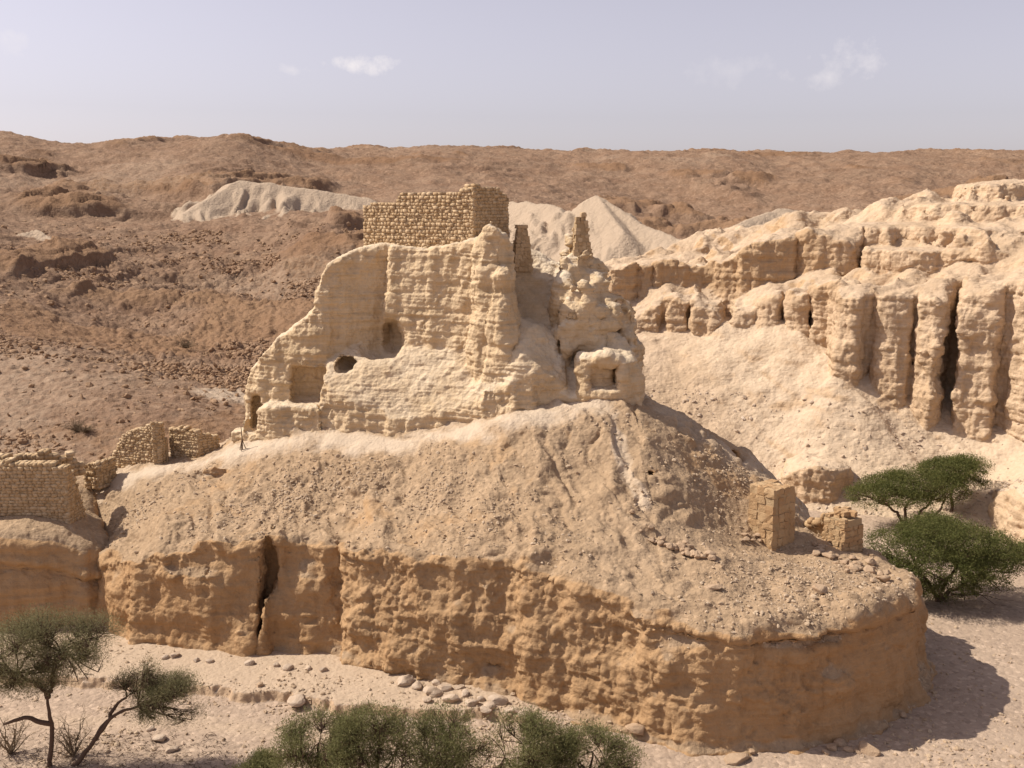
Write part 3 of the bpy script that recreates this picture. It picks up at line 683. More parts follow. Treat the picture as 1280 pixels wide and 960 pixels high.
    # talus apron
    TT = tps([P(*q) for q in ((700, 470, 124), (790, 436, 121.5), (850, 426, 121), (900, 418, 120), (932, 430, 117), (1000, 430, 115), (1036, 476, 107.5), (1088, 498, 106.5), (1130, 528, 104.5), (1150, 556, 103), (1180, 566, 101.5), (1240, 574, 99), (1290, 578, 97),
              (800, 480, 115), (860, 500, 112.5), (900, 555, 107), (950, 595, 104), (960, 500, 110.5), (1000, 500, 109), (1050, 550, 102.8), (1000, 600, 100.8), (1050, 605, 99.3), (1110, 600, 98.5), (1150, 610, 97.5), (1240, 610, 95.5), (1300, 620, 92))]
             +[(8, 100, 2), (10, 92, -.5), (25, 95, -.9), (36, 92, -1), (45, 88, -.6), (60, 84, 3), (80, 110, 16), (60, 80, 1), (8, 112, 6), (30, 85, -2)], .008)(X, Y)
    TT = TT-.6*np.maximum(ridged(xyz(X*.4+Y*.25, Y*.04), 3), 0)*sstep(0, 4, TT)*(.4+.6*sstep(28, 34, X))+.3*fbm(p2*.4, 3)
    TT = np.where(dc < -6, -9, np.minimum(TT, 15.5))
    F = smax(F, TT[..., None]-Z, .25)
    bank = [G(1228, 640)[:2], G(1238, 662)[:2], G(1262, 680)[:2], G(1300, 700)[:2], G(1420, 745)[:2], (80, 80), (80, 100), G(1260, 600)[:2]]
    TB = tps([P(*q) for q in ((1230, 622, 95), (1232, 590, 98), (1262, 612, 90), (1280, 600, 90), (1300, 640, 84), (1300, 590, 93), (1420, 640, 80))]+[(80, 95, 8), (60, 98, 8)], .01)(X, Y)
    dB = poly_sd(X, Y, bank)+.3*fbm(p2*.4, 3)
    F = smax(F, smin(TB[..., None]-Z, -dB[..., None]-.25*Z, .4), .3)
    blk = [G(975, 628)[:2], G(1000, 634)[:2], G(1040, 636)[:2], G(1064, 630)[:2], (34, 103), (28, 103)]
    dK = poly_sd(X, Y, blk)+.3*fbm(p2*.5, 2)
    kx = P(1020, 580, 98)[0]
    F = smax(F, smin((P(1030, 578, 98.5)[2]-.55*np.maximum(kx-X, 0)-.2*np.maximum(X-kx, 0)+.4*fbm(p2*.5, 2))[..., None]-Z, -dK[..., None]-.05*Z, .3), .2)
    F = F+noise3d((x0, y0, z0), F.shape, h, 3, lambda q: (fbm(q*np.array([.28, .28, .4], np.float32)+60, 3)*.75+.3*ridged(q*np.array([.5, .5, .1], np.float32)+9, 2)))*np.clip((dc+8)/6, .25, 1)[..., None]*(T1 > 12)[..., None]*(.25+.75*sstep(6, 10, Z-np.zeros_like(X)[..., None]+(dc < 0)[..., None]*4))
    V, Q = build_volume(F, (x0, y0, z0), h, 1, 1)
    V, Q = drop_below(V, Q, -.5)
    n = normals(V, Q)
    knob = .08+.24*sstep(-.05, .3, fbm(V*.12+3, 2))*sstep(15, 20, V[:, 2])
    V = V+n*(rock_disp(V, n, .85, 1.25, .26, .08, .26, knob=knob, kscale=.6)+sstep(.35, .8, 1-np.abs(n[:, 2]))*ridged(V.astype(np.float32)*np.array([.9, .9, .07]), 3)*.16)[:, None]
    n2 = normals(V, Q); p = V.astype(np.float32)
    V = V+n2*((1-.65*sstep(.5, .75, n[:, 2]))[:, None]*1.)*((fbm(p*1.7, 3, gain=.6)*.2+.2*(np.clip(worley(p*np.array([.5, .5, 1.1]))[1]-.55, 0, .6)))*sstep(.0, .5, 1.15-n2[:, 2]))[:, None]
    tal = sstep(.5, .75, n[:, 2])
    left = sstep(28, 18, p[:, 0]+.25*(p[:, 1]-110))
    cover = tal*.9
    pale = tal*(1-left)*.5*sstep(24, 14, p[:, 2])
    tone = np.clip(.25+.5*fbm(p*.1, 3)+.9*sstep(44, 30, p[:, 0]-(p[:, 1]-120)*.2)*sstep(17, 21, p[:, 2]), 0, 1)
    o = mesh_np('cliff', V, Q, M_CLIFF, attrs={'mask': np.stack([cover, pale, tone], 1)})
    GEO['cliff'] = (V, normals(V, Q), cover)
    return tag(o, kind='structure')
cliff = make_cliff()

# ================================================================== FAR HILLS
def make_hills():
    us = np.linspace(-.95, .95, 1150)
    ws = np.linspace(math.log(77), math.log(1150), 900)
    U, Wl = np.meshgrid(us, ws, indexing='ij'); Y = np.exp(Wl); X = U*Y
    ctl = [(0, 163, 460), (85, 182, 470), (165, 172, 440), (290, 170, 430), (350, 184, 460), (500, 184, 500), (680, 188, 520), (800, 190, 520), (1000, 191, 520), (1150, 189, 520), (1280, 188, 520), (-200, 160, 470), (1500, 185, 520),
           (0, 215, 360), (120, 215, 360), (250, 205, 370), (400, 215, 390), (560, 215, 400), (0, 260, 270), (120, 265, 280), (230, 262, 300), (330, 240, 330),
           (0, 310, 200), (90, 320, 210), (180, 320, 235), (270, 300, 260), (360, 290, 265), (430, 300, 250), (0, 365, 165), (60, 390, 160), (100, 395, 168), (170, 385, 185), (260, 370, 205), (340, 350, 220), (420, 350, 215),
           (300, 430, 150), (360, 400, 170), (220, 440, 148), (290, 470, 118), (150, 432, 145), (80, 425, 138), (280, 492, 104), (330, 470, 114), (400, 440, 140),
           (0, 436, 112), (60, 446, 108), (110, 458, 105), (160, 478, 101), (220, 510, 95), (265, 532, 91), (0, 490, 98), (80, 500, 96), (0, 530, 90), (100, 530, 90), (200, 545, 87), (0, 565, 84), (100, 570, 83), (-200, 400, 118), (-200, 480, 98), (-200, 540, 86), (-200, 300, 190),
           (650, 260, 330), (650, 230, 390), (800, 240, 380), (800, 285, 300), (960, 290, 300), (1000, 240, 370), (1100, 250, 350), (1200, 235, 380), (1280, 225, 400), (1500, 230, 380), (1500, 280, 250),
           (600, 350, 220), (700, 340, 190), (800, 335, 180), (950, 320, 200), (1100, 305, 230), (1280, 290, 240), (600, 450, 130)]
    cp = []
    for a, b, c in ctl:
        q = P(a, b, c); cp.append((q[0]/q[1]*2.2, math.log(q[1]), q[2]))
    for u in (.05, .2, .4, .6, .9):
        for yy in (80, 105, 130): cp.append((u*2.2, math.log(yy), -6.))
    for u in (-.9, -.5, -.25, 0, .25, .5, .9): cp.append((u*2.2, math.log(1150), 30)); cp.append((u*2.2, math.log(750), 48))
    Z = tps(cp, .002)(U*2.2, Wl)
    for u0, y0_ in ((0, 0),):
        pass
    p = xyz(X, Y)
    far = sstep(110, 300, Y)
    pw_ = np.stack([X+18*fbm(p/50+4, 2), Y+30*fbm(p/60+8, 2), 0*X], -1)
    Z = Z+far*(ridged(pw_*np.array([1/62., 1/120., 1])+2, 4)*6.5+fbm(p/26, 4)*1.6)*sstep(1000, 700, Y)*.6*(.45+.55*sstep(150, 320, Y))
    # keep the skyline of the photograph: level off the crest along each bearing
    sx = [-300, 0, 30, 60, 85, 110, 165, 215, 240, 290, 320, 350, 430, 500, 560, 680, 800, 900, 1000, 1150, 1280, 1600]
    sy = [158, 163, 170, 176, 182, 178, 172, 176, 172, 170, 172, 184, 186, 184, 182, 188, 190, 188, 191, 189, 188, 186]
    cols = 640+us*FPX*1.024
    row = np.interp(cols, sx, sy)
    tgt = np.array([ray(640, r)[2]/ray(640, r)[1] for r in row])
    el = (Z-CAMZ)/Y
    mx = el.max(1); k = np.convolve(np.pad(tgt-mx, 20, mode='edge'), np.ones(41)/41, 'valid')
    Z = Z+(k[:, None]*Y)*sstep(230, 400, Y)
    # pale badland spurs: sharp cones with gullies
    pale = np.zeros_like(Z)
    def spur(crest, slope, w_):
        nonlocal Z, pale
        best = np.full(Z.shape, -1e9)
        pts = [P(*q) for q in crest]
        for a, b in zip(pts[:-1], pts[1:]):
            a = np.array(a); b = np.array(b); e = b[:2]-a[:2]
            t = np.clip(((X-a[0])*e[0]+(Y-a[1])*e[1])/(e@e), 0, 1)
            dx, dy = X-a[0]-t*e[0], Y-a[1]-t*e[1]
            ds = np.hypot(dx, dy)
            wv = 3*fbm(xyz(X*.1, Y*.1), 2); g = ridged(xyz((X+wv)*w_*1.6, (Y+wv)*w_*.5), 4)*np.clip(ds*.25, 0, 1)
            best = np.maximum(best, a[2]+t*(b[2]-a[2])-ds*slope*(1+.5*g)+.4*fbm(p*.3, 2))
        up = best > Z
        pale = np.maximum(pale, sstep(-1.2, .8, best-Z)); Z = np.where(up, best, Z)
    spur([(690, 300, 185), (745, 243, 190), (800, 278, 178), (870, 306, 165)], .62, .16)
    spur([(690, 300, 180), (700, 258, 200), (640, 250, 215)], .6, .16)
    spur([(745, 243, 190), (780, 290, 172)], .6, .2)
    spur([(700, 258, 200), (715, 300, 178)], .6, .2)
    spur([(870, 306, 165), (930, 318, 158)], .5, .2)
    spur([(900, 288, 215), (975, 259, 225), (1080, 276, 230), (1150, 285, 240)], .5, .12)
    spur([(255, 250, 285), (300, 224, 300), (360, 232, 300), (460, 246, 300)], .5, .13)
    spur([(320, 318, 255), (345, 303, 262), (390, 300, 270)], .6, .15)
    spur([(12, 296, 222), (45, 287, 226), (75, 300, 220)], .9, .25)
    V = np.stack([X, Y, Z], -1).reshape(-1, 3)
    n0, n1 = X.shape; I = np.arange(n0*n1).reshape(n0, n1)
    Q = np.stack([I[:-1, :-1], I[1:, :-1], I[1:, 1:], I[:-1, 1:]], -1).reshape(-1, 4)
    n = normals(V, Q); pp = V.astype(np.float32); pl = pale.ravel()
    farv = sstep(90, 200, V[:, 1])
    # broken rock ledges that follow the slope, and boulders
    led = vn(pp*np.array([.03, .03, .33])+3); led2 = vn(pp*np.array([.06, .06, .9])+7)
    led3 = vn(pp*np.array([.11, .11, 1.5])+11)
    patch = sstep(-.12, .25, fbm(pp/40+9, 3))
    d = farv*(1-pl)*(sstep(.05, .22, led)*2.2+sstep(.1, .3, led2)*.9+sstep(.15, .3, led3)*.6)*patch*(.5+.5*sstep(120, 260, V[:, 1]))*(.3+.7*sstep(440, 360, V[:, 1]))
    d += (1-.8*pl)*(fbm(pp*.22, 4, gain=.6)*.8*(.3+.7*farv)+np.maximum(fbm(pp*1.1, 3), 0)*.35)
    valley = np.exp(-((V[:, 0]/V[:, 1]+.30)/.13)**2)*sstep(100, 118, V[:, 1])*sstep(260, 200, V[:, 1])
    w1, w2 = worley(np.stack([pp[:, 0]*.33+.3*vn(pp*.3), pp[:, 1]*.2, pp[:, 2]*.33], 1)); d += (1-pl)*np.maximum(valley*.3, .2*patch*farv)*np.clip((w2-w1)*2.4-.4, -.2, 1.1)
    w1, w2 = worley(pp*.9); d += (1-pl)*(valley*.5+.1)*np.clip((w2-w1)*1.2-.2, -.1, .6)
    V = V+np.array([0, 0, 1.])*d[:, None]+n*(d*.35)[:, None]
    # the near flank meets the bed of the side gully
    cover = np.clip(.95-.9*patch*sstep(.1, .3, led), 0, 1)
    wash = sstep(1, .2, np.hypot((V[:, 0]-P(275, 490, 103)[0])/5, (V[:, 1]-103)/6)+.3*vn(pp*.4))
    light = sstep(.1, .5, fbm(pp/45+20, 3))*.3+sstep(230, 90, V[:, 1])*.08
    o = mesh_np('hills', V, Q, M_FAR, attrs={'mask': np.stack([cover, np.clip(np.maximum(pl*.95, np.maximum(wash, light)), 0, 1), np.clip(.4+fbm(pp/60, 3)*.6, 0, 1)], 1)})
    GEO['hills'] = (V, normals(V, Q), cover*(1-pl))
    return tag(o, kind='structure')
hills = make_hills()
#DETAILS
# ================================================================== PLACING
class HM:
    """height of the built ground on a plan grid"""
    def __init__(s, names, x0, x1, y0, y1, c=.22):
        s.x0, s.y0, s.c = x0, y0, c; s.nx, s.ny = int((x1-x0)/c), int((y1-y0)/c)
        s.h = np.full(s.nx*s.ny, -9.)
        for nm in names:
            V = GEO[nm][0]; i = ((V[:, 0]-x0)/c).astype(int); j = ((V[:, 1]-y0)/c).astype(int)
            ok = (i >= 0) & (i < s.nx) & (j >= 0) & (j < s.ny) & (V[:, 0] > x0) & (V[:, 1] > y0)
            np.maximum.at(s.h, i[ok]*s.ny+j[ok], V[ok, 2])
        s.h = s.h.reshape(s.nx, s.ny)
        for _ in range(6):
            m = s.h < -5
            if not m.any(): break
            b = np.maximum.reduce([np.roll(s.h, 1, 0), np.roll(s.h, -1, 0), np.roll(s.h, 1, 1), np.roll(s.h, -1, 1)])
            s.h[m] = b[m]
    def __call__(s, x, y):
        i = np.clip(((np.asarray(x)-s.x0)/s.c).astype(int), 0, s.nx-1); j = np.clip(((np.asarray(y)-s.y0)/s.c).astype(int), 0, s.ny-1)
        return s.h[i, j]
GZ = HM(['wadi', 'hill', 'ledge'], -55, 60, 41, 108)
GZF = HM(['hill', 'fort', 'hills', 'ledge'], -60, 30, 66, 110)

# template stone: a cube of 26 points, corners rounded off
def _tmpl():
    pts = {}; V = []; Q = []
    def vid(p):
        k = tuple(p)
        if k not in pts: pts[k] = len(V); V.append(k)
        return pts[k]
    for ax in range(3):
        for sgn in (-1, 1):
            a, b = [(1, 2), (2, 0), (0, 1)][ax]
            for i in (-1, 0):
                for j in (-1, 0):
                    q = []
                    for (di, dj) in ((0, 0), (1, 0), (1, 1), (0, 1)):
                        p = [0, 0, 0]; p[ax] = sgn; p[a] = i+di; p[b] = j+dj; q.append(vid(p))
                    Q.append(q if sgn > 0 else q[::-1])
    return np.array(V, float), np.array(Q)
TV, TQ = _tmpl()
_k = np.abs(TV).sum(1)
TS = TV*.5*np.where(_k == 3, .93, np.where(_k == 2, .98, 1.01))[:, None]           # dressed stone
TRK = TV/np.linalg.norm(TV, axis=1, keepdims=True)                                 # rock
def stones_np(cen, siz, rot, jit, tmpl=TS):
    """many stones at once: centres (n,3), sizes (n,3), rotation matrices (n,3,3)"""
    n = len(cen)
    v = tmpl[None]*np.asarray(siz)[:, None]
    v = v*(1+rng.normal(0, jit, v.shape))
    v = np.einsum('nij,nkj->nki', rot, v)+np.asarray(cen)[:, None]
    Q = (TQ[None]+(np.arange(n)*26)[:, None, None]).reshape(-1, 4)
    return v.reshape(-1, 3), Q
def rotz(a):
    c, s = np.cos(a), np.sin(a); z = np.zeros_like(c)
    return np.stack([np.stack([c, -s, z], -1), np.stack([s, c, z], -1), np.stack([z, z, z+1], -1)], -2)
def randrot(n):
    q = rng.normal(size=(n, 4)); q /= np.linalg.norm(q, axis=1, keepdims=True); w_, x, y, z = q.T
    return np.stack([np.stack([1-2*(y*y+z*z), 2*(x*y-z*w_), 2*(x*z+y*w_)], -1), np.stack([2*(x*y+z*w_), 1-2*(x*x+z*z), 2*(y*z-x*w_)], -1), np.stack([2*(x*z-y*w_), 2*(y*z+x*w_), 1-2*(x*x+y*y)], -1)], -2)

# ================================================================== MASONRY
def masonry(name, pts, zb, zt, th, sw, sh, label, cat='wall', mat=None, rag=.12, jit=.05, back=True, group=None, rough=.05):
    """a coursed stone wall standing along the plan line pts; zt(s) is its broken top"""
    mat = mat or M_STONE
    root = empty(name, (pts[0][0], pts[0][1], zb)); tag(root, label, cat, group, 'thing')
    cen, siz, ang = [], [], []; core = []
    s0 = 0.
    for a, b in zip(pts[:-1], pts[1:]):
        a = np.array(a); b = np.array(b); Ln = np.linalg.norm(b-a); e = (b-a)/Ln; nrm = np.array([e[1], -e[0]]); an = math.atan2(e[1], e[0])
        z = zb; k = 0
        top = max(zt(s0+t*Ln) for t in np.linspace(0, 1, 20))
        while z < top:
            hh = sh*random.uniform(.8, 1.2); t = -sw*random.uniform(0, .5) if k % 2 else 0.
            while t < Ln:
                ww = sw*random.uniform(.6, 1.5); t1 = min(t+ww, Ln+.03); t0 = max(t, 0)
                if t1-t0 > .08 and z+hh*.55 < zt(s0+(t0+t1)/2)+random.uniform(-rag, rag):
                    for side in ((0, 1) if back else (0,)):
                        dpt = th*.5; off = (-dpt/2 if side == 0 else -th+dpt/2)+random.uniform(-rough, rough)
                        c = a+e*(t0+t1)/2+nrm*off
                        cen.append((c[0], c[1], z+hh/2)); siz.append((max(t1-t0-.015, .05)*1.03, dpt, hh*1.02)); ang.append(an+random.uniform(-.03, .03))
                t += ww
            z += hh; k += 1
        m = max(2, int(Ln/.5)+1)
        core.append((a, e, nrm, Ln, m, s0)); s0 += Ln
    cen, siz = np.array(cen)-np.array(root.location), np.array(siz)
    V, Q = stones_np(cen, siz, rotz(np.array(ang)), jit)
    V = V+.02*rng.normal(size=V.shape)
    mesh_np('stonework', V, Q, mat, root)
    VV, QQ = [], []
    for a, e, nrm, Ln, m, s_ in core:
        i0 = len(VV)
        for t in np.linspace(.06, Ln-.06, m):
            f = a+e*t-nrm*.07; g = a+e*t-nrm*(th-.07); zz = max(zt(s_+t)-sh*.6, zb+.1)
            for q, z in ((f, zb), (f, zz), (g, zz), (g, zb)): VV.append((q[0]-root.location[0], q[1]-root.location[1], z-root.location[2]))
        for k in range(m-1):
            o = i0+4*k
            for j in range(4): QQ.append((o+j, o+4+j, o+4+(j+1) % 4, o+(j+1) % 4))
        QQ.append((i0, i0+1, i0+2, i0+3)); o = i0+4*(m-1); QQ.append((o+3, o+2, o+1, o))
    mesh_np('core', np.array(VV), np.array(QQ), M_MORTAR, root, smooth_=False)
    return root
def zprof(pxs, pts):
    """top profile along the length of a wall from (px, row, Y) of its crest"""
    q = [P(*p) for p in pxs]; s = [0.]
    return q
def crest(pts, prof_):
    """pts: plan line; prof_: [(px,row,Y)] crest points -> zt(s)"""
    pts = [np.array(p) for p in pts]; ss, zz = [], []
    seg = [np.linalg.norm(b-a) for a, b in zip(pts[:-1], pts[1:])]
    for p in prof_:
        c = np.array(P(*p)); best = None; acc = 0
        for (a, b, l) in zip(pts[:-1], pts[1:], seg):
            e = (b-a)/l; t = float(np.clip((c[:2]-a)@e, 0, l)); d = np.linalg.norm(c[:2]-a-e*t)
            if best is None or d < best[0]: best = (d, acc+t)
            acc += l
        ss.append(best[1]); zz.append(c[2])
    o = np.argsort(ss); ss = np.array(ss)[o]; zz = np.array(zz)[o]
    return lambda s: float(np.interp(s, ss, zz))

# upper fort wall: one long face to the left, a shaded return at the right
A_, B_, D_ = W(454, 82.4, 280), W(592, 77.4, 270), W(636, 80.6, 265)
fw = [A_, B_, D_]
fz = crest(fw, [(454, 262, 82.4), (463, 256, 82), (476, 252, 81.5), (497, 251, 80.8), (503, 243, 80.7), (535, 243, 79.5), (560, 241, 78.6), (575, 237, 78), (592, 233, 77.4), (612, 234, 78.8), (628, 238, 80), (635, 246, 80.5)])
masonry('fort_wall', fw, P(592, 312, 77.4)[2]-.6, fz, 1.1, .34, .25, 'tall ruined masonry wall crowning the cream fortress rock', mat=M_STONE, rag=.1)
# thin stub of masonry on the right shoulder
def stack_tower(name, label, px, row0, row1, Y, wid, dep, sw, sh, mat, rz=0., lean=0., taper=.0, cat='tower', rag=.25, group=None):
    b = P(px, row1, Y); t = P(px, row0, Y); root = empty(name, b); tag(root, label, cat, group, 'thing')
    cen, siz, ang = [], [], []; z = -.4; H = t[2]-b[2]; ca, sa = math.cos(rz), math.sin(rz)
    while z < H:
        hh = sh*random.uniform(.75, 1.25); f = 1-taper*max(z, 0)/H
        if z+hh > H-rag: rem = random.uniform(.3, .9)
        else: rem = 1.1
        nx = max(1, round(wid*f/sw)); ny = max(1, round(dep*f/sw))
        wx = rng.uniform(.75, 1.25, nx); wx *= wid*f/wx.sum(); xs = np.cumsum(wx)-wx/2-wid*f/2
        for i in range(nx):
            wy = rng.uniform(.75, 1.25, ny); wy *= dep*f/wy.sum(); ys = np.cumsum(wy)-wy/2-dep*f/2
            for j in range(ny):
                if random.random() > rem: continue
                x, y = xs[i]+lean*max(z, 0)+random.uniform(-.04, .04), ys[j]+random.uniform(-.04, .04)
                cen.append((x*ca-y*sa, x*sa+y*ca, z+hh/2)); siz.append((wx[i]*.99, wy[j]*.99, hh*1.0)); ang.append(rz+random.uniform(-.04, .04))
        z += hh
    V, Q = stones_np(np.array(cen), np.array(siz), rotz(np.array(ang)), .05)
    mesh_np('stonework', V+.02*rng.normal(size=V.shape), Q, mat, root, smooth_=False)
    # bed of mortar inside
    z1 = H*.9; w2, d2 = wid*.475, dep*.475; vv = []
    for zz, f in ((-.4, 1), (z1, 1-taper)):
        for (x, y) in ((-1, -1), (1, -1), (1, 1), (-1, 1)):
            X_, Y_ = x*w2*f+lean*max(zz, 0), y*d2*f; vv.append((X_*ca-Y_*sa, X_*sa+Y_*ca, zz))
    mesh_np('core', np.array(vv), np.array([(0, 1, 5, 4), (1, 2, 6, 5), (2, 3, 7, 6), (3, 0, 4, 7), (4, 5, 6, 7)]), M_MORTAR, root, smooth_=False)
    return root
stack_tower('tower_stub', 'slender broken masonry finger standing on the right shoulder of the fortress rock', 726, 270, 345, 79.7, 1.9, 1.4, .36, .28, M_STONE, .3, -.02, .55, rag=1.8)
stack_tower('wall_stub', 'small broken stump of masonry at the right end of the fort wall', 652, 282, 332, 80.3, 1.5, 1.2, .36, .28, M_STONE, .3, 0, .45, 'wall', rag=1.4)

# wall above the left ledge
lw = [W(-260, 70.4, 610), W(84, 70.6, 610), W(108, 73.6, 610)]
lz = crest(lw, [(-260, 570, 70.4), (0, 578, 70.4), (40, 580, 70.5), (82, 583, 70.6), (92, 590, 71.8), (100, 625, 72.8), (108, 660, 73.6)])
masonry('terrace_wall', lw, P(40, 660, 70.5)[2]-.3, lz, .9, .34, .24, 'coursed stone terrace wall standing on the left rock ledge', mat=M_STONE, rag=.1)
l2 = [W(-260, 73, 580), W(60, 73.2, 580), W(106, 74.5, 580)]
masonry('parapet', l2, P(40, 600, 73)[2], crest(l2, [(-260, 566, 73), (20, 572, 73), (40, 568, 73.1), (70, 567, 73.3), (98, 573, 74.2), (106, 590, 74.5)]), .7, .4, .3, 'low broken rubble parapet behind the left terrace wall', mat=M_STONE, rag=.2, rough=.1)
# ruined walls of the middle ground at left
w1 = [W(140, 80.2, 565), W(201, 78.6, 565), W(203, 80.5, 565)]
masonry('ruined_wall', w1, P(170, 592, 79)[2], crest(w1, [(140, 572, 80.2), (150, 548, 79.9), (158, 538, 79.7), (175, 534, 79.3), (201, 529, 78.6), (203, 531, 80.5)]), .6, .3, .2, 'plastered ruined wall with a square right end and a crumbling left end', mat=M_STONE, rag=.12)
w2_ = [W(212, 80.4, 560), W(248, 79.4, 560), W(275, 80.4, 560)]
masonry('ruined_wall', w2_, P(230, 588, 79.6)[2], crest(w2_, [(212, 536, 80.4), (222, 533, 80.2), (235, 538, 79.8), (248, 540, 79.4), (275, 544, 80.4)]), .6, .3, .2, 'ruined wall between the narrow stone post and the fortress rock', mat=M_STONE, rag=.15)
stack_tower('stone_post', 'narrow upright stone post between two ruined walls', 208, 544, 575, 79.4, .36, .4, .4, .5, M_ASHLAR, .2, 0, .05, 'post', 0)
w3 = [W(104, 76.6, 590), W(122, 76.2, 590), W(146, 78.2, 590)]
masonry('ruined_wall', w3, P(120, 612, 76.2)[2], crest(w3, [(104, 585, 76.6), (120, 580, 76.2), (146, 570, 78.2)]), .5, .3, .22, 'low rubble wall in shade between the left terrace and the plastered wall', mat=M_STONE, rag=.2, rough=.1)
# two big-block pillars on the terrace
stack_tower('masonry_pillar', 'tall square pillar of big dressed blocks on the lower terrace', 963, 607, 676, 66.4, 2.3, 2.2, .62, .5, M_ASHLAR, .62, 0, .06, 'pillar', 1.0)
stack_tower('masonry_pillar', 'shorter broken pillar of blocks on the terrace rim, its left side fallen away', 1052, 641, 690, 67.2, 2.0, 2.0, .5, .36, M_ASHLAR, .55, 0, .12, 'pillar', 1.2)
w4 = [W(998, 69.4, 660), W(1028, 68.6, 660)]
masonry('ruined_wall', w4, P(1010, 690, 69)[2], crest(w4, [(998, 664, 69.4), (1012, 654, 69), (1028, 646, 68.6)]), .9, .45, .35, 'tumbled low wall bridging the two block pillars', mat=M_ASHLAR, rag=.25, rough=.12)
w5 = [W(822, 67.0, 625), W(846, 66.8, 625), W(849, 68, 625)]
masonry('ruined_wall', w5, P(835, 655, 67)[2], crest(w5, [(822, 613, 67), (834, 609, 66.9), (846, 611, 66.8), (849, 613, 68)]), .6, .42, .32, 'small wall stub half buried in the slope left of the tall pillar', mat=M_ASHLAR, rag=.12)

# ================================================================== ROCKS
def rocks(name, cen, r, mat, flat=(.6, 1.0), jit=.16, smooth_=False):
    n = len(cen)
    siz = np.stack([rng.uniform(.8, 1.35, n)*r, rng.uniform(.7, 1.1, n)*r, rng.uniform(*flat, n)*r], 1)
    R = np.einsum('nij,njk->nik', rotz(rng.uniform(0, 6.28, n)), randrot(n)*.35+np.eye(3)[None]*.75)
    V, Q = stones_np(cen, siz, R, jit, TRK)
    return mesh_np(name, V, Q, mat, smooth_=smooth_)
def pick(name, n, region, wfun=None):
    V, nn, cov = GEO[name]
    ok = region(V, nn, cov); idx = np.nonzero(ok)[0]
    if wfun is not None:
        pw = wfun(V[idx]); pw = np.maximum(pw, 0); idx = rng.choice(idx, n, p=pw/pw.sum())
    else: idx = rng.choice(idx, n)
    return V[idx]
def sizes(n, a, b, k=2.6): return a+(b-a)*rng.random(n)**k
# loose rubble lying on the slopes: too many to count
n = 15000
_cl = [(P(*q[:3]), q[3]) for q in ((358, 590, 72.2, 1.2), (352, 625, 70.2, 1.1), (365, 655, 68.2, 1.2), (285, 660, 69.3, 1.6), (430, 585, 71, 1.2), (460, 605, 69.6, 1.2), (400, 610, 70.5, 1.3), (560, 610, 67, 1.3), (640, 640, 64.3, 1.), (600, 685, 62.5, 1.6), (700, 690, 60.6, 1.2), (610, 530, 71.4, .7), (560, 545, 71.8, .9),
        (1040, 730, 61.5, 2.5), (960, 770, 56.7, 2.8), (1080, 770, 58, 2.), (900, 600, 71, 1.8), (930, 620, 73, 1.4), (240, 600, 75.5, 1.3), (170, 640, 72.5, 1.2))]
def _hw(V):
    w_ = .06+.25*sstep(0, .35, fbm(V*.33, 3))
    for c_, sg in _cl: w_ = w_+1.1*np.exp(-((V-np.array(c_))**2).sum(1)/(2*sg*sg))
    return w_
c = pick('hill', n, lambda V, nn, cv: (nn[:, 2] > .5) & (V[:, 1] < 82) & (cv > .5), _hw)
r = sizes(n, .025, .16, 5); tag(rocks('rubble', c+np.stack([c[:, 0]*0, c[:, 0]*0, r*.1], 1), r, M_GRIT), kind='stuff')
n = 16000
c = pick('wadi', n, lambda V, nn, cv: (V[:, 1] < 80) & (np.abs(V[:, 0]) < 42), lambda V: (.12+sstep(-.05, .35, fbm(V*.22+5, 3))*1.3)*(.3+1.5*np.exp(-((V[:, 1]-55)/3.5)**2)*(V[:, 0] < 5)+.5))
r = sizes(n, .03, .17, 4.5); tag(rocks('gravel', c+np.stack([c[:, 0]*0, c[:, 0]*0, r*.1], 1), r, M_GRIT), kind='stuff')
n = 24000
c = pick('hills', n, lambda V, nn, cv: (V[:, 1] < 260) & (V[:, 1] > 80) & (V[:, 0] < 5) & (cv > .5), lambda V: (.06+sstep(.0, .35, fbm(V/14+3, 3)))*(.2+np.exp(-((V[:, 0]/V[:, 1]+.27)/.16)**2)))
r = sizes(n, .07, .5, 4)*(c[:, 1]/130)**.5; tag(rocks('scree', c+np.stack([c[:, 0]*0, c[:, 0]*0, r*.1], 1), r, M_HROCK), kind='stuff')
n = 5000
c = pick('cliff', n, lambda V, nn, cv: (nn[:, 2] > .5) & (V[:, 2] < 9), lambda V: .1+sstep(-.1, .3, fbm(V*.2, 3)))
r = sizes(n, .05, .3, 4); tag(rocks('debris', c, r, M_PALEB), kind='stuff')

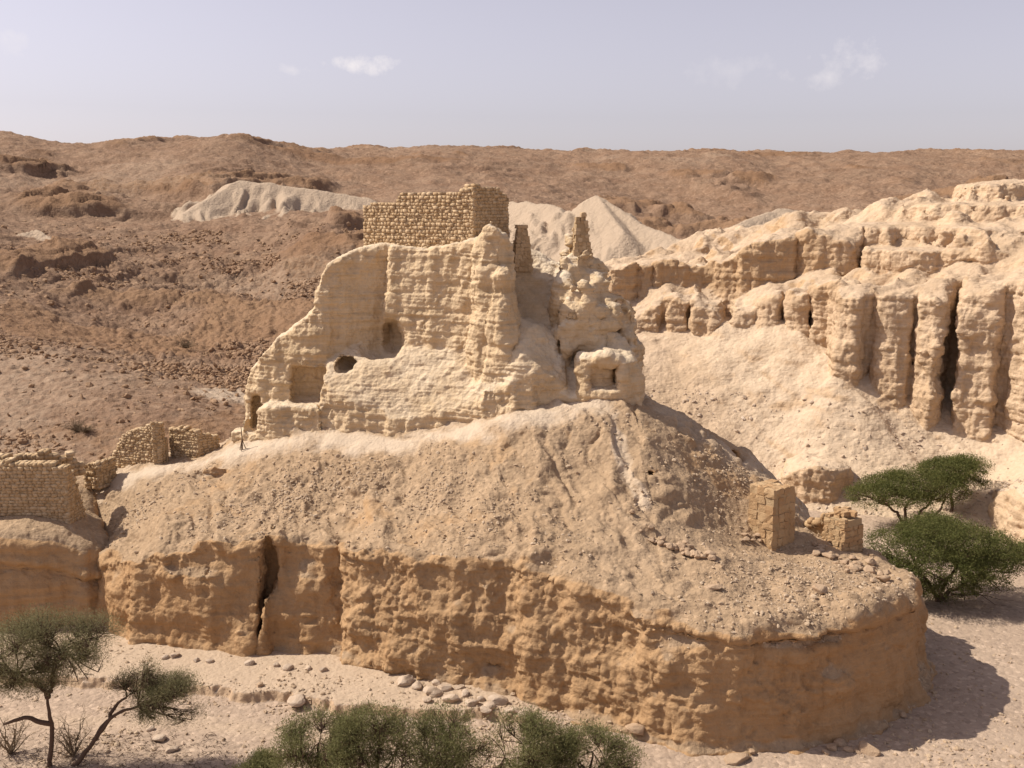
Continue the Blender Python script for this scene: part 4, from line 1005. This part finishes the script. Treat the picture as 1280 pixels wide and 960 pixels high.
# boulders that can be counted
def boulder(label, px, row, r, mat, group=None, flat=.7, z=None, sink=.25):
    a_, yy_, zr_ = ray(px, row); t = np.arange(40, 110, .05); xs, ys, zs = a_*t, yy_*t, CAMZ+zr_*t
    k = int(np.argmax(zs < GZ(xs, ys)+.02)); x, y, zz = float(xs[k]), float(ys[k]), float(GZ(xs[k], ys[k]))
    import bmesh
    bm = bmesh.new(); bmesh.ops.create_icosphere(bm, subdivisions=3, radius=1)
    V = np.array([v.co[:] for v in bm.verts]); s = random.uniform(0, 50)
    # a few flat breaks give it faces
    for _ in range(9):
        d = rng.normal(size=3); d /= np.linalg.norm(d); k = random.uniform(.55, .85)
        t = V@d; V = V-np.maximum(t-k, 0)[:, None]*d*.9
    V = V*(1+.16*fbm(V*1.3+s, 3)+.06*fbm(V*4+s, 2))[:, None]
    V = V*np.array([random.uniform(.95, 1.4), random.uniform(.8, 1.1), flat*random.uniform(.85, 1.1)])*r
    a = random.uniform(0, 6.28); V = V@np.array(Matrix.Rotation(a, 3, 'Z'))
    for v, q in zip(bm.verts, V): v.co = q
    me = bpy.data.meshes.new('boulder'); bm.to_mesh(me); bm.free(); me.materials.append(mat)
    o = bpy.data.objects.new('boulder', me); o.location = (x, y, zz+r*flat*(.5-sink)); C.objects.link(o)
    return tag(o, label, 'boulder', group)
for q in ((505, 852, .5), (522, 858, .35), (541, 866, .62), (556, 862, .4), (563, 876, .55), (582, 868, .35), (590, 880, .42), (600, 874, .3), (612, 884, .35), (534, 876, .3), (575, 860, .28), (622, 878, .5), (545, 855, .3), (640, 890, .4), (655, 893, .45), (606, 892, .3)):
    boulder('pale limestone block in the heap fallen at the foot of the cliff', q[0], q[1], q[2], M_PALEB, 'pale blocks at the foot of the cliff')
boulder('round tan boulder at the foot of the cliff corner beside the bushes', 795, 920, .55, M_BOULDER)
boulder('large angular boulder in shade under the rounded nose of the cliff', 1085, 938, .62, M_BOULDER)
boulder('broad tan block under the cliff left of the shaded boulder', 921, 950, .6, M_BOULDER, flat=.55)
for q in ((1040, 936, .3), (1050, 930, .35), (1060, 938, .25), (1032, 941, .22), (1072, 940, .2), (1128, 896, .25), (940, 941, .22)):
    boulder('small grey boulder in the shadow below the rounded nose', q[0], q[1], q[2], M_BOULDER, 'small boulders in the shadow of the nose')
boulder('wide white boulder on the cut bank of the wadi bed', 372, 879, .55, M_PALEB, flat=.45)
boulder('lone reddish stone on the gravel bench below the cliffs', 325, 857, .28, M_BOULDER)
for q in ((206, 822, .3), (218, 820, .35), (245, 826, .25), (262, 827, .25), (312, 830, .35), (345, 832, .25), (360, 836, .35), (385, 836, .25), (404, 838, .3)):
    boulder('pale stone lying against the base of the left cliff', q[0], q[1], q[2], M_PALEB, 'stones along the base of the left cliff')
for q in ((200, 925, .4), (215, 938, .3), (318, 944, .35), (188, 912, .25), (302, 958, .3)):
    boulder('pale stone on the dusty ground between the leaning acacia and the bushes', q[0], q[1], q[2], M_PALEB, 'pale stones by the leaning acacia')
for k in range(38):
    t = random.random(); px = 800+92*t+random.gauss(0, 6); row = 668+34*t+random.gauss(0, 5)
    boulder('tan block in the long heap of stones left of the tall pillar', px, row, random.uniform(.14, .34), M_BOULDER, 'stones of the long heap', z=8.5, sink=.1)
for k in range(34):
    t = random.random(); px = 1018+92*t+random.gauss(0, 4); row = 692+22*t+random.gauss(0, 7)
    boulder('reddish block in the stones strewn below the broken pillar', px, row, random.uniform(.14, .38), M_BOULDER, 'stones strewn below the broken pillar', z=6.5, sink=.1)
for k in range(12):
    boulder('stone at the foot of the tall square pillar', 935+random.uniform(-8, 18), 672+random.uniform(-3, 6), random.uniform(.12, .26), M_BOULDER, 'stones at the foot of the tall pillar', z=7.5)
boulder('lone reddish boulder on the bare top of the rounded nose', 1024, 738, .42, M_BOULDER, z=6.2, sink=.1)
boulder('flat tan slab on the terrace rim above the lit cliff', 892, 735, .5, M_BOULDER, z=7, flat=.4)
boulder('dark stone on the smooth slope below the pale dust run', 790, 640, .25, M_BOULDER, z=10)

# ================================================================== TREES
def tube_np(path, rad, seg=6):
    path = np.asarray(path, float); n = len(path)
    tan = np.gradient(path, axis=0); tan /= np.maximum(np.linalg.norm(tan, axis=1, keepdims=True), 1e-9)
    ref = np.where(np.abs(tan[:, 2:3]) > .9, np.array([[1., 0, 0]]), np.array([[0, 0, 1.]]))
    u = np.cross(tan, ref); u /= np.maximum(np.linalg.norm(u, axis=1, keepdims=True), 1e-9); v = np.cross(tan, u)
    a = np.arange(seg)*2*math.pi/seg
    V = (path[:, None]+np.asarray(rad)[:, None, None]*(np.cos(a)[None, :, None]*u[:, None]+np.sin(a)[None, :, None]*v[:, None])).reshape(-1, 3)
    i = np.arange(n-1)[:, None]*seg; j = np.arange(seg)[None]; k = (j+1) % seg
    Q = np.stack([i+j, i+k, i+seg+k, i+seg+j], -1).reshape(-1, 4)
    return V, Q
def wob_path(a, b, k=6, amp=.12, sag=0.):
    a = np.array(a, float); b = np.array(b, float); t = np.linspace(0, 1, k)[:, None]
    p = a+(b-a)*t; l = np.linalg.norm(b-a)
    tt = t[:, 0]; w_ = np.zeros((k, 3))
    for fq in (1, 2, 3): w_ += np.sin(math.pi*fq*tt)[:, None]*rng.normal(0, amp*l*.22/fq, 3)[None]
    p = p+w_
    p[:, 2] += sag*l*(4*t*(1-t))[:, 0]
    return p
def merge(parts):
    Vs, Qs, o = [], [], 0
    for V, Q in parts: Vs.append(V); Qs.append(Q+o); o += len(V)
    return np.concatenate(Vs), np.concatenate(Qs)
def acacia(name, label, base, stems, pads, clumps, leaves, lsize=(.05, .15), spread=.26, mat=None, group=None, cat='tree', twigs=500, trunk_r=.2, up=.0, bare=(), fill=.68, gap=-.2):
    """stems: [(x,y,z) relative fork points]; pads: [(centre, radii)] relative to base; leaf clumps fill the pads"""
    mat = mat or M_LEAF
    root = empty(name, base); tag(root, label, cat, group)
    parts = []; tips = []
    pw = np.array([p[1][0]*p[1][1]*p[1][2]**.5 for p in pads]); pw = pw/pw.sum()
    # limbs fan out from the stems to the underside of the pads
    for st in stems:
        st = [np.array(q, float) for q in st]
        for i, (a, b) in enumerate(zip(st[:-1], st[1:])):
            r0 = trunk_r*(1-.55*i/max(len(st)-1, 1)); r1 = trunk_r*(1-.55*(i+1)/max(len(st)-1, 1))
            pth = wob_path(a, b, 9, .2); parts.append(tube_np(pth, np.linspace(r0, r1, 9), 7))
        tips.append((st[-1], trunk_r*.45))
    limb_ends = []
    for pc, pr in pads:
        pc = np.array(pc, float); pr = np.array(pr, float)
        m = max(4, int(5*pr[0]*pr[1]/3))
        for _ in range(min(m, 16)):
            a = random.uniform(0, 6.28); rr = math.sqrt(random.random())*.8
            e = pc+np.array([math.cos(a)*rr*pr[0], math.sin(a)*rr*pr[1], -pr[2]*.25])
            t, tr = min(tips, key=lambda q: np.linalg.norm(q[0]-e)+random.uniform(0, .8))
            pth = wob_path(t, e, 6, .2, .06); parts.append(tube_np(pth, np.linspace(tr*.6, .025, 6), 5)); limb_ends.append((e, pth))
    for a, b in bare: parts.append(tube_np(wob_path(a, b, 6, .3), np.linspace(.05, .012, 6), 4))
    # clumps
    which = rng.choice(len(pads), clumps, p=pw)
    pc = np.array([p[0] for p in pads], float)[which]; pr = np.array([p[1] for p in pads], float)[which]
    th = rng.uniform(0, 2*math.pi, clumps); rr = rng.random(clumps)**.55
    top = np.sqrt(np.maximum(1-rr**2, 0))
    zz = np.where(rng.random(clumps) < fill, top*rng.uniform(.5, 1.05, clumps), rng.uniform(-.75, .6, clumps)*top)
    cc = pc+np.stack([np.cos(th)*rr*pr[:, 0], np.sin(th)*rr*pr[:, 1], zz*pr[:, 2]], 1)
    keep = fbm(cc*.75+base[0], 3) > gap                       # open gaps between the sprays
    cc = cc[keep]; cc += rng.normal(0, .06, cc.shape)
    E = np.array([e for e, _ in limb_ends])
    for c in cc[rng.choice(len(cc), min(twigs, len(cc)), False)]:
        k = np.argmin(((E-c)**2).sum(1)); pth_ = limb_ends[k][1]; s = pth_[random.choice((3, 4, 5))]
        parts.append(tube_np(wob_path(s, c, 4, .25), np.linspace(.022, .006, 4), 3))
    V, Q = merge(parts); mesh_np('trunk', V, Q, M_BARK, root)
    m = len(cc); nl = leaves
    ctr = np.repeat(cc, nl, 0)
    off = rng.normal(0, spread, (m*nl, 3))*np.array([1, 1, .6]); pos = ctr+off
    d = off/np.maximum(np.linalg.norm(off, axis=1, keepdims=True), 1e-6)+rng.normal(0, .6, off.shape)+np.array([0, 0, up]); d /= np.linalg.norm(d, axis=1, keepdims=True)
    s = np.cross(d, rng.normal(size=d.shape)); s /= np.maximum(np.linalg.norm(s, axis=1, keepdims=True), 1e-6)
    ln = rng.uniform(.6, 1.3, (m*nl, 1))*lsize[1]; wd = rng.uniform(.6, 1.3, (m*nl, 1))*lsize[0]
    V = np.stack([pos-d*ln*.5, pos+s*wd*.5, pos+d*ln*.5, pos-s*wd*.5], 1).reshape(-1, 3)
    Q = np.arange(len(V)).reshape(-1, 4)
    tint = np.repeat(np.clip(np.repeat(rng.normal(.5, .22, m), nl)+rng.normal(0, .2, m*nl), 0, 1), 4)
    mesh_np('crown', V, Q, mat, root, {'tint': tint}, smooth_=False)
    return root
def at(px, row): 
    x, y, z = G(px, row, 0.); z = float(GZ(x, y)); x, y, _ = G(px, row, max(z, -.5)); return np.array([x, y, float(GZ(x, y))])
def rel(base, px, row, Y):
    return tuple(np.array(P(px, row, Y))-np.array(base))

# --- two acacias beyond the terrace
b = at(1130, 658)
acacia('acacia_tree', 'flat-topped green acacia with several stems on the wadi bed behind the broken pillar', b,
       [[(0, 0, 0), rel(b, 1122, 640, b[1]), rel(b, 1098, 628, b[1]-.5)], [(0, 0, 0), rel(b, 1131, 636, b[1]+.5), rel(b, 1140, 622, b[1]+.4)], [(1.3, .5, 0), rel(b, 1150, 640, b[1]), rel(b, 1165, 625, b[1]+.4)], [(2.4, 1, 0), rel(b, 1172, 640, b[1]+1), rel(b, 1182, 622, b[1]+1.5)]],
       [(rel(b, 1095, 622, b[1]-.8), (2.7, 2.6, 1.2)), (rel(b, 1120, 612, b[1]+.3), (3.2, 3.2, 1.5)), (rel(b, 1150, 608, b[1]), (3.4, 3.2, 1.7)), (rel(b, 1178, 614, b[1]+.8), (2.3, 2.6, 1.6)), (rel(b, 1132, 626, b[1]-1.8), (2.6, 1.8, .9))],
       3600, 16, (.06, .17), .25, twigs=500, trunk_r=.17)
b = at(1186, 648)
acacia('acacia_tree', 'darker acacia rising behind the flat-topped one under the cliff', b,
       [[(0, 0, 0), rel(b, 1188, 620, b[1]), rel(b, 1192, 600, b[1])]],
       [(rel(b, 1190, 590, b[1]), (3.0, 2.6, 1.25)), (rel(b, 1212, 580, b[1]+.6), (1.7, 2., .7)), (rel(b, 1210, 603, b[1]), (1.9, 1.6, .5))],
       1700, 16, (.06, .17), .24, twigs=450, trunk_r=.18)
b = at(1172, 752)
acacia('acacia_tree', 'broad low acacia, its crown a dense dome reaching the ground, beside the rounded nose', b,
       [[(0, 0, 0), (-.6, .3, 1.3), (-1.6, .3, 2.4)], [(0, 0, 0), (.6, .2, 1.5), (1.4, .3, 2.8)], [(.4, .3, 0), (2, .4, 1.2), (3.4, .6, 2)]],
       [(rel(b, 1132, 688, b[1]+.5), (3.0, 3, 1.6)), (rel(b, 1178, 678, b[1]+.5), (3.4, 3.6, 2.)), (rel(b, 1222, 690, b[1]+.5), (2.9, 3.2, 1.9)), (rel(b, 1170, 712, b[1]-1.6), (3.3, 2.2, 1.5)), (rel(b, 1215, 712, b[1]-1.4), (2.7, 2, 1.3)), (rel(b, 1150, 728, b[1]-1.2), (1.8, 1.4, .9)), (rel(b, 1180, 735, b[1]-1.6), (2.2, 1.3, .8)), (rel(b, 1100, 705, b[1]), (1.6, 1.5, .8)), (rel(b, 1140, 738, b[1]-.8), (1.8, 1.3, .8)), (rel(b, 1225, 732, b[1]-.8), (2.4, 1.3, .8)), (rel(b, 1185, 742, b[1]+.2), (2.2, 1.3, .8)), (rel(b, 1250, 705, b[1]), (1.7, 2, 1.0))],
       6800, 17, (.055, .16), .25, twigs=600, trunk_r=.18, bare=[((1, 0, .6), (5.5, -.5, .3)), ((1, 0, .7), (6, .5, .7)), ((1, 0, .5), (4.5, -1.5, .3))])
b = at(1302, 742)
acacia('acacia_tree', 'small slim acacia on the wadi bed just right of the broad low acacia', b, [[(0, 0, 0), (-.3, 0, 1.4), (-.6, 0, 2.4)]], [((-.4, 0, 2.9), (2.1, 2.2, 1.1)), ((1.4, .5, 3), (2, 2, 1.1))], 1300, 16, (.055, .16), .25, twigs=250, trunk_r=.14)
# --- acacias of the near bank
b = at(62, 957)
acacia('acacia_tree', 'slim-trunked feathery acacia rising from the near left corner', b,
       [[(0, 0, 0), rel(b, 65, 905, b[1]), rel(b, 60, 872, b[1])], [rel(b, 60, 872, b[1]), rel(b, 50, 856, b[1]-.3), rel(b, 20, 842, b[1]-.4)], [rel(b, 60, 872, b[1]), rel(b, 66, 845, b[1]), rel(b, 76, 815, b[1])], [rel(b, 65, 905, b[1]), rel(b, 30, 897, b[1]-.4), rel(b, 5, 905, b[1]-.6)]],
       [(rel(b, 10, 830, b[1]), (2.4, 1.9, 1.8)), (rel(b, 68, 808, b[1]), (2.1, 1.8, 1.8)), (rel(b, 98, 835, b[1]), (1.5, 1.3, 1.2)), (rel(b, 40, 790, b[1]), (1.6, 1.4, 1.0)), (rel(b, 40, 850, b[1]), (1.7, 1.4, .9)), (rel(b, 108, 792, b[1]+.3), (1.7, 1.5, .9)), (rel(b, 85, 820, b[1]-.3), (1.5, 1.4, .8)), (rel(b, -40, 815, b[1]), (2.2, 1.8, 1.5))],
       4600, 19, (.022, .17), .36, mat=M_LEAF_DRY, twigs=1500, trunk_r=.15, up=.5, fill=.35, gap=-.14)
b = at(92, 956)
acacia('acacia_tree', 'bent acacia leaning right over the wadi bed at near left', b,
       [[(0, 0, 0), rel(b, 118, 925, b[1]), rel(b, 142, 895, b[1]), rel(b, 172, 883, b[1])], [rel(b, 118, 925, b[1]), rel(b, 138, 892, b[1]+.4), rel(b, 158, 872, b[1]+.5)]],
       [(rel(b, 168, 858, b[1]+.3), (1.3, 1.2, .8)), (rel(b, 200, 868, b[1]), (1.7, 1.4, .95)), (rel(b, 222, 860, b[1]), (1.1, 1, .8)), (rel(b, 205, 890, b[1]-.3), (1.7, 1.2, .7)), (rel(b, 236, 892, b[1]-.2), (.7, .8, .7)), (rel(b, 180, 838, b[1]), (.7, .7, .5))],
       1700, 20, (.022, .14), .26, mat=M_LEAF_DRY, twigs=900, trunk_r=.14, up=.5, fill=.4, gap=-.1)
for i, (px, row, lab, lst) in enumerate(((92, 945, 'leafless grey shrub between the two near acacias', 1), (14, 942, 'leafless shrub at the near left edge under the feathery acacia', 1))):
    b = at(px, row); root = empty('dry_shrub', b); tag(root, lab, 'shrub'); parts = []
    for k in range(16):
        a = random.uniform(0, 6.28); e = np.array([math.cos(a)*random.uniform(.5, 1.5), math.sin(a)*random.uniform(.4, 1.1), random.uniform(.8, 2.6)])
        pth = wob_path((0, 0, 0), e, 7, .22); parts.append(tube_np(pth, np.linspace(.045, .012, 7), 4))
        for j in range(9):
            s = pth[random.randint(2, 6)]; parts.append(tube_np(wob_path(s, s+rng.normal(0, .38, 3)+np.array([0, 0, .12]), 4, .3), np.linspace(.014, .005, 4), 3))
    V, Q = merge(parts); mesh_np('branches', V, Q, M_DRY, root)
for (px, top, w_, Y, lab) in ((395, 892, 2.0, 48.6, 'olive acacia bush with a ragged top, leftmost in the near row'), (470, 880, 2.2, 48, 'dark acacia bush with tall open shoots, second from the left in the near row'),
                       (556, 886, 2.2, 48.2, 'wide acacia bush in the middle of the near row'), (652, 892, 2.1, 48, 'rounded acacia bush, second from the right in the near row'), (738, 912, 2.0, 48.6, 'low spreading acacia bush, rightmost in the near row'), (322, 945, 1.1, 49.3, 'small pale bush peeping in left of the near row')):
    t = P(px, top, Y); b = np.array([t[0], Y, float(GZ(t[0], Y))]); hh = t[2]-b[2]
    pads = [((0, 0, hh*.62), (w_, w_*.9, hh*.36)), ((-w_*.5, -.2, hh*.5), (w_*.8, w_*.7, hh*.3)), ((w_*.55, .1, hh*.5), (w_*.8, w_*.7, hh*.33)), ((.2*w_, .1, hh*.8), (w_*.45, w_*.4, hh*.2)), ((-.45*w_, .1, hh*.75), (w_*.35, w_*.4, hh*.2))]
    pads += [((-.5*w_, -.4, hh*.3), (w_*.7, w_*.6, hh*.2)), ((.45*w_, -.4, hh*.3), (w_*.7, w_*.6, hh*.2))]
    acacia('acacia_bush', lab, b, [[(0, 0, 0), (-.3, 0, hh*.25), (-w_*.4, 0, hh*.45)], [(0, 0, 0), (.3, .1, hh*.25), (w_*.4, 0, hh*.45)], [(0, 0, 0), (0, .1, hh*.3), (.1, .1, hh*.6)]], pads, int(1900*w_/2), 20, (.03, .17), .25, mat=M_LEAF_B, group='acacia bushes in the near row', cat='bush', twigs=600, trunk_r=.09, up=.9, fill=.45, gap=-.02)
# --- small scrub on the far slope at left
for (px, row, Y, r, lab) in ((96, 532, 88, .9, 'grey dried bush on the slope above the left terrace wall'), (107, 541, 87, .6, 'smaller dried bush just below the grey one on the left slope'), (232, 430, 140, 1.4, 'greenish scrub clump among the boulders of the side valley')):
    x = P(px, row, Y); b = np.array([x[0], Y, float(GZF(x[0], Y)) if Y < 109 else x[2]-.6])
    root = empty('dry_shrub', b); tag(root, lab, 'shrub'); parts = []
    for k in range(70):
        e = rng.normal(0, .5, 3)*r; e[2] = abs(e[2])*1.1+.2*r
        pth = wob_path((0, 0, 0), e, 5, .3); parts.append(tube_np(pth, np.linspace(.03, .012, 5), 3))
        for j in range(3):
            s = pth[random.randint(2, 4)]; parts.append(tube_np(wob_path(s, s+rng.normal(0, .2*r, 3), 3, .3), np.linspace(.014, .007, 3), 3))
    V, Q = merge(parts); mesh_np('branches', V, Q, M_DRY, root)

# ================================================================== STAKE BY THE PATH
x = P(303, 560, 76.6); zb = float(GZF(x[0], 76.6)); root = empty('trail_post', (x[0], 76.6, zb)); tag(root, 'thin wooden trail post propped by short struts beside the path', 'post')
V, Q = tube_np([(0, 0, -.2), (.01, 0, .8), (-.03, 0, 1.7)], [.045, .04, .03], 6); mesh_np('pole', V, Q, M_BARK, root)
for a in (.5, 2.6, 4.6):
    V, Q = tube_np([(math.cos(a)*.28, math.sin(a)*.28, -.1), (math.cos(a)*.1, math.sin(a)*.1, .45), (0, 0, .8)], [.035, .03, .025], 5); mesh_np('strut', V, Q, M_BARK, root)

# twig litter under the near acacias: far too much to count
parts = []
for k in range(900):
    px, row = random.uniform(-60, 285), random.uniform(918, 985)
    x, y, _ = G(px, row, 0.); z = float(GZ(x, y))+.03; a = random.uniform(0, 6.28); l = random.uniform(.1, .5)
    e = np.array([math.cos(a)*l, math.sin(a)*l, random.uniform(0, .12)])
    parts.append(tube_np(wob_path((x, y, z), np.array([x, y, z])+e, 4, .3), np.linspace(.018, .008, 4), 3))
V, Q = merge(parts); tag(mesh_np('twig_litter', V, Q, M_BARK), kind='stuff')
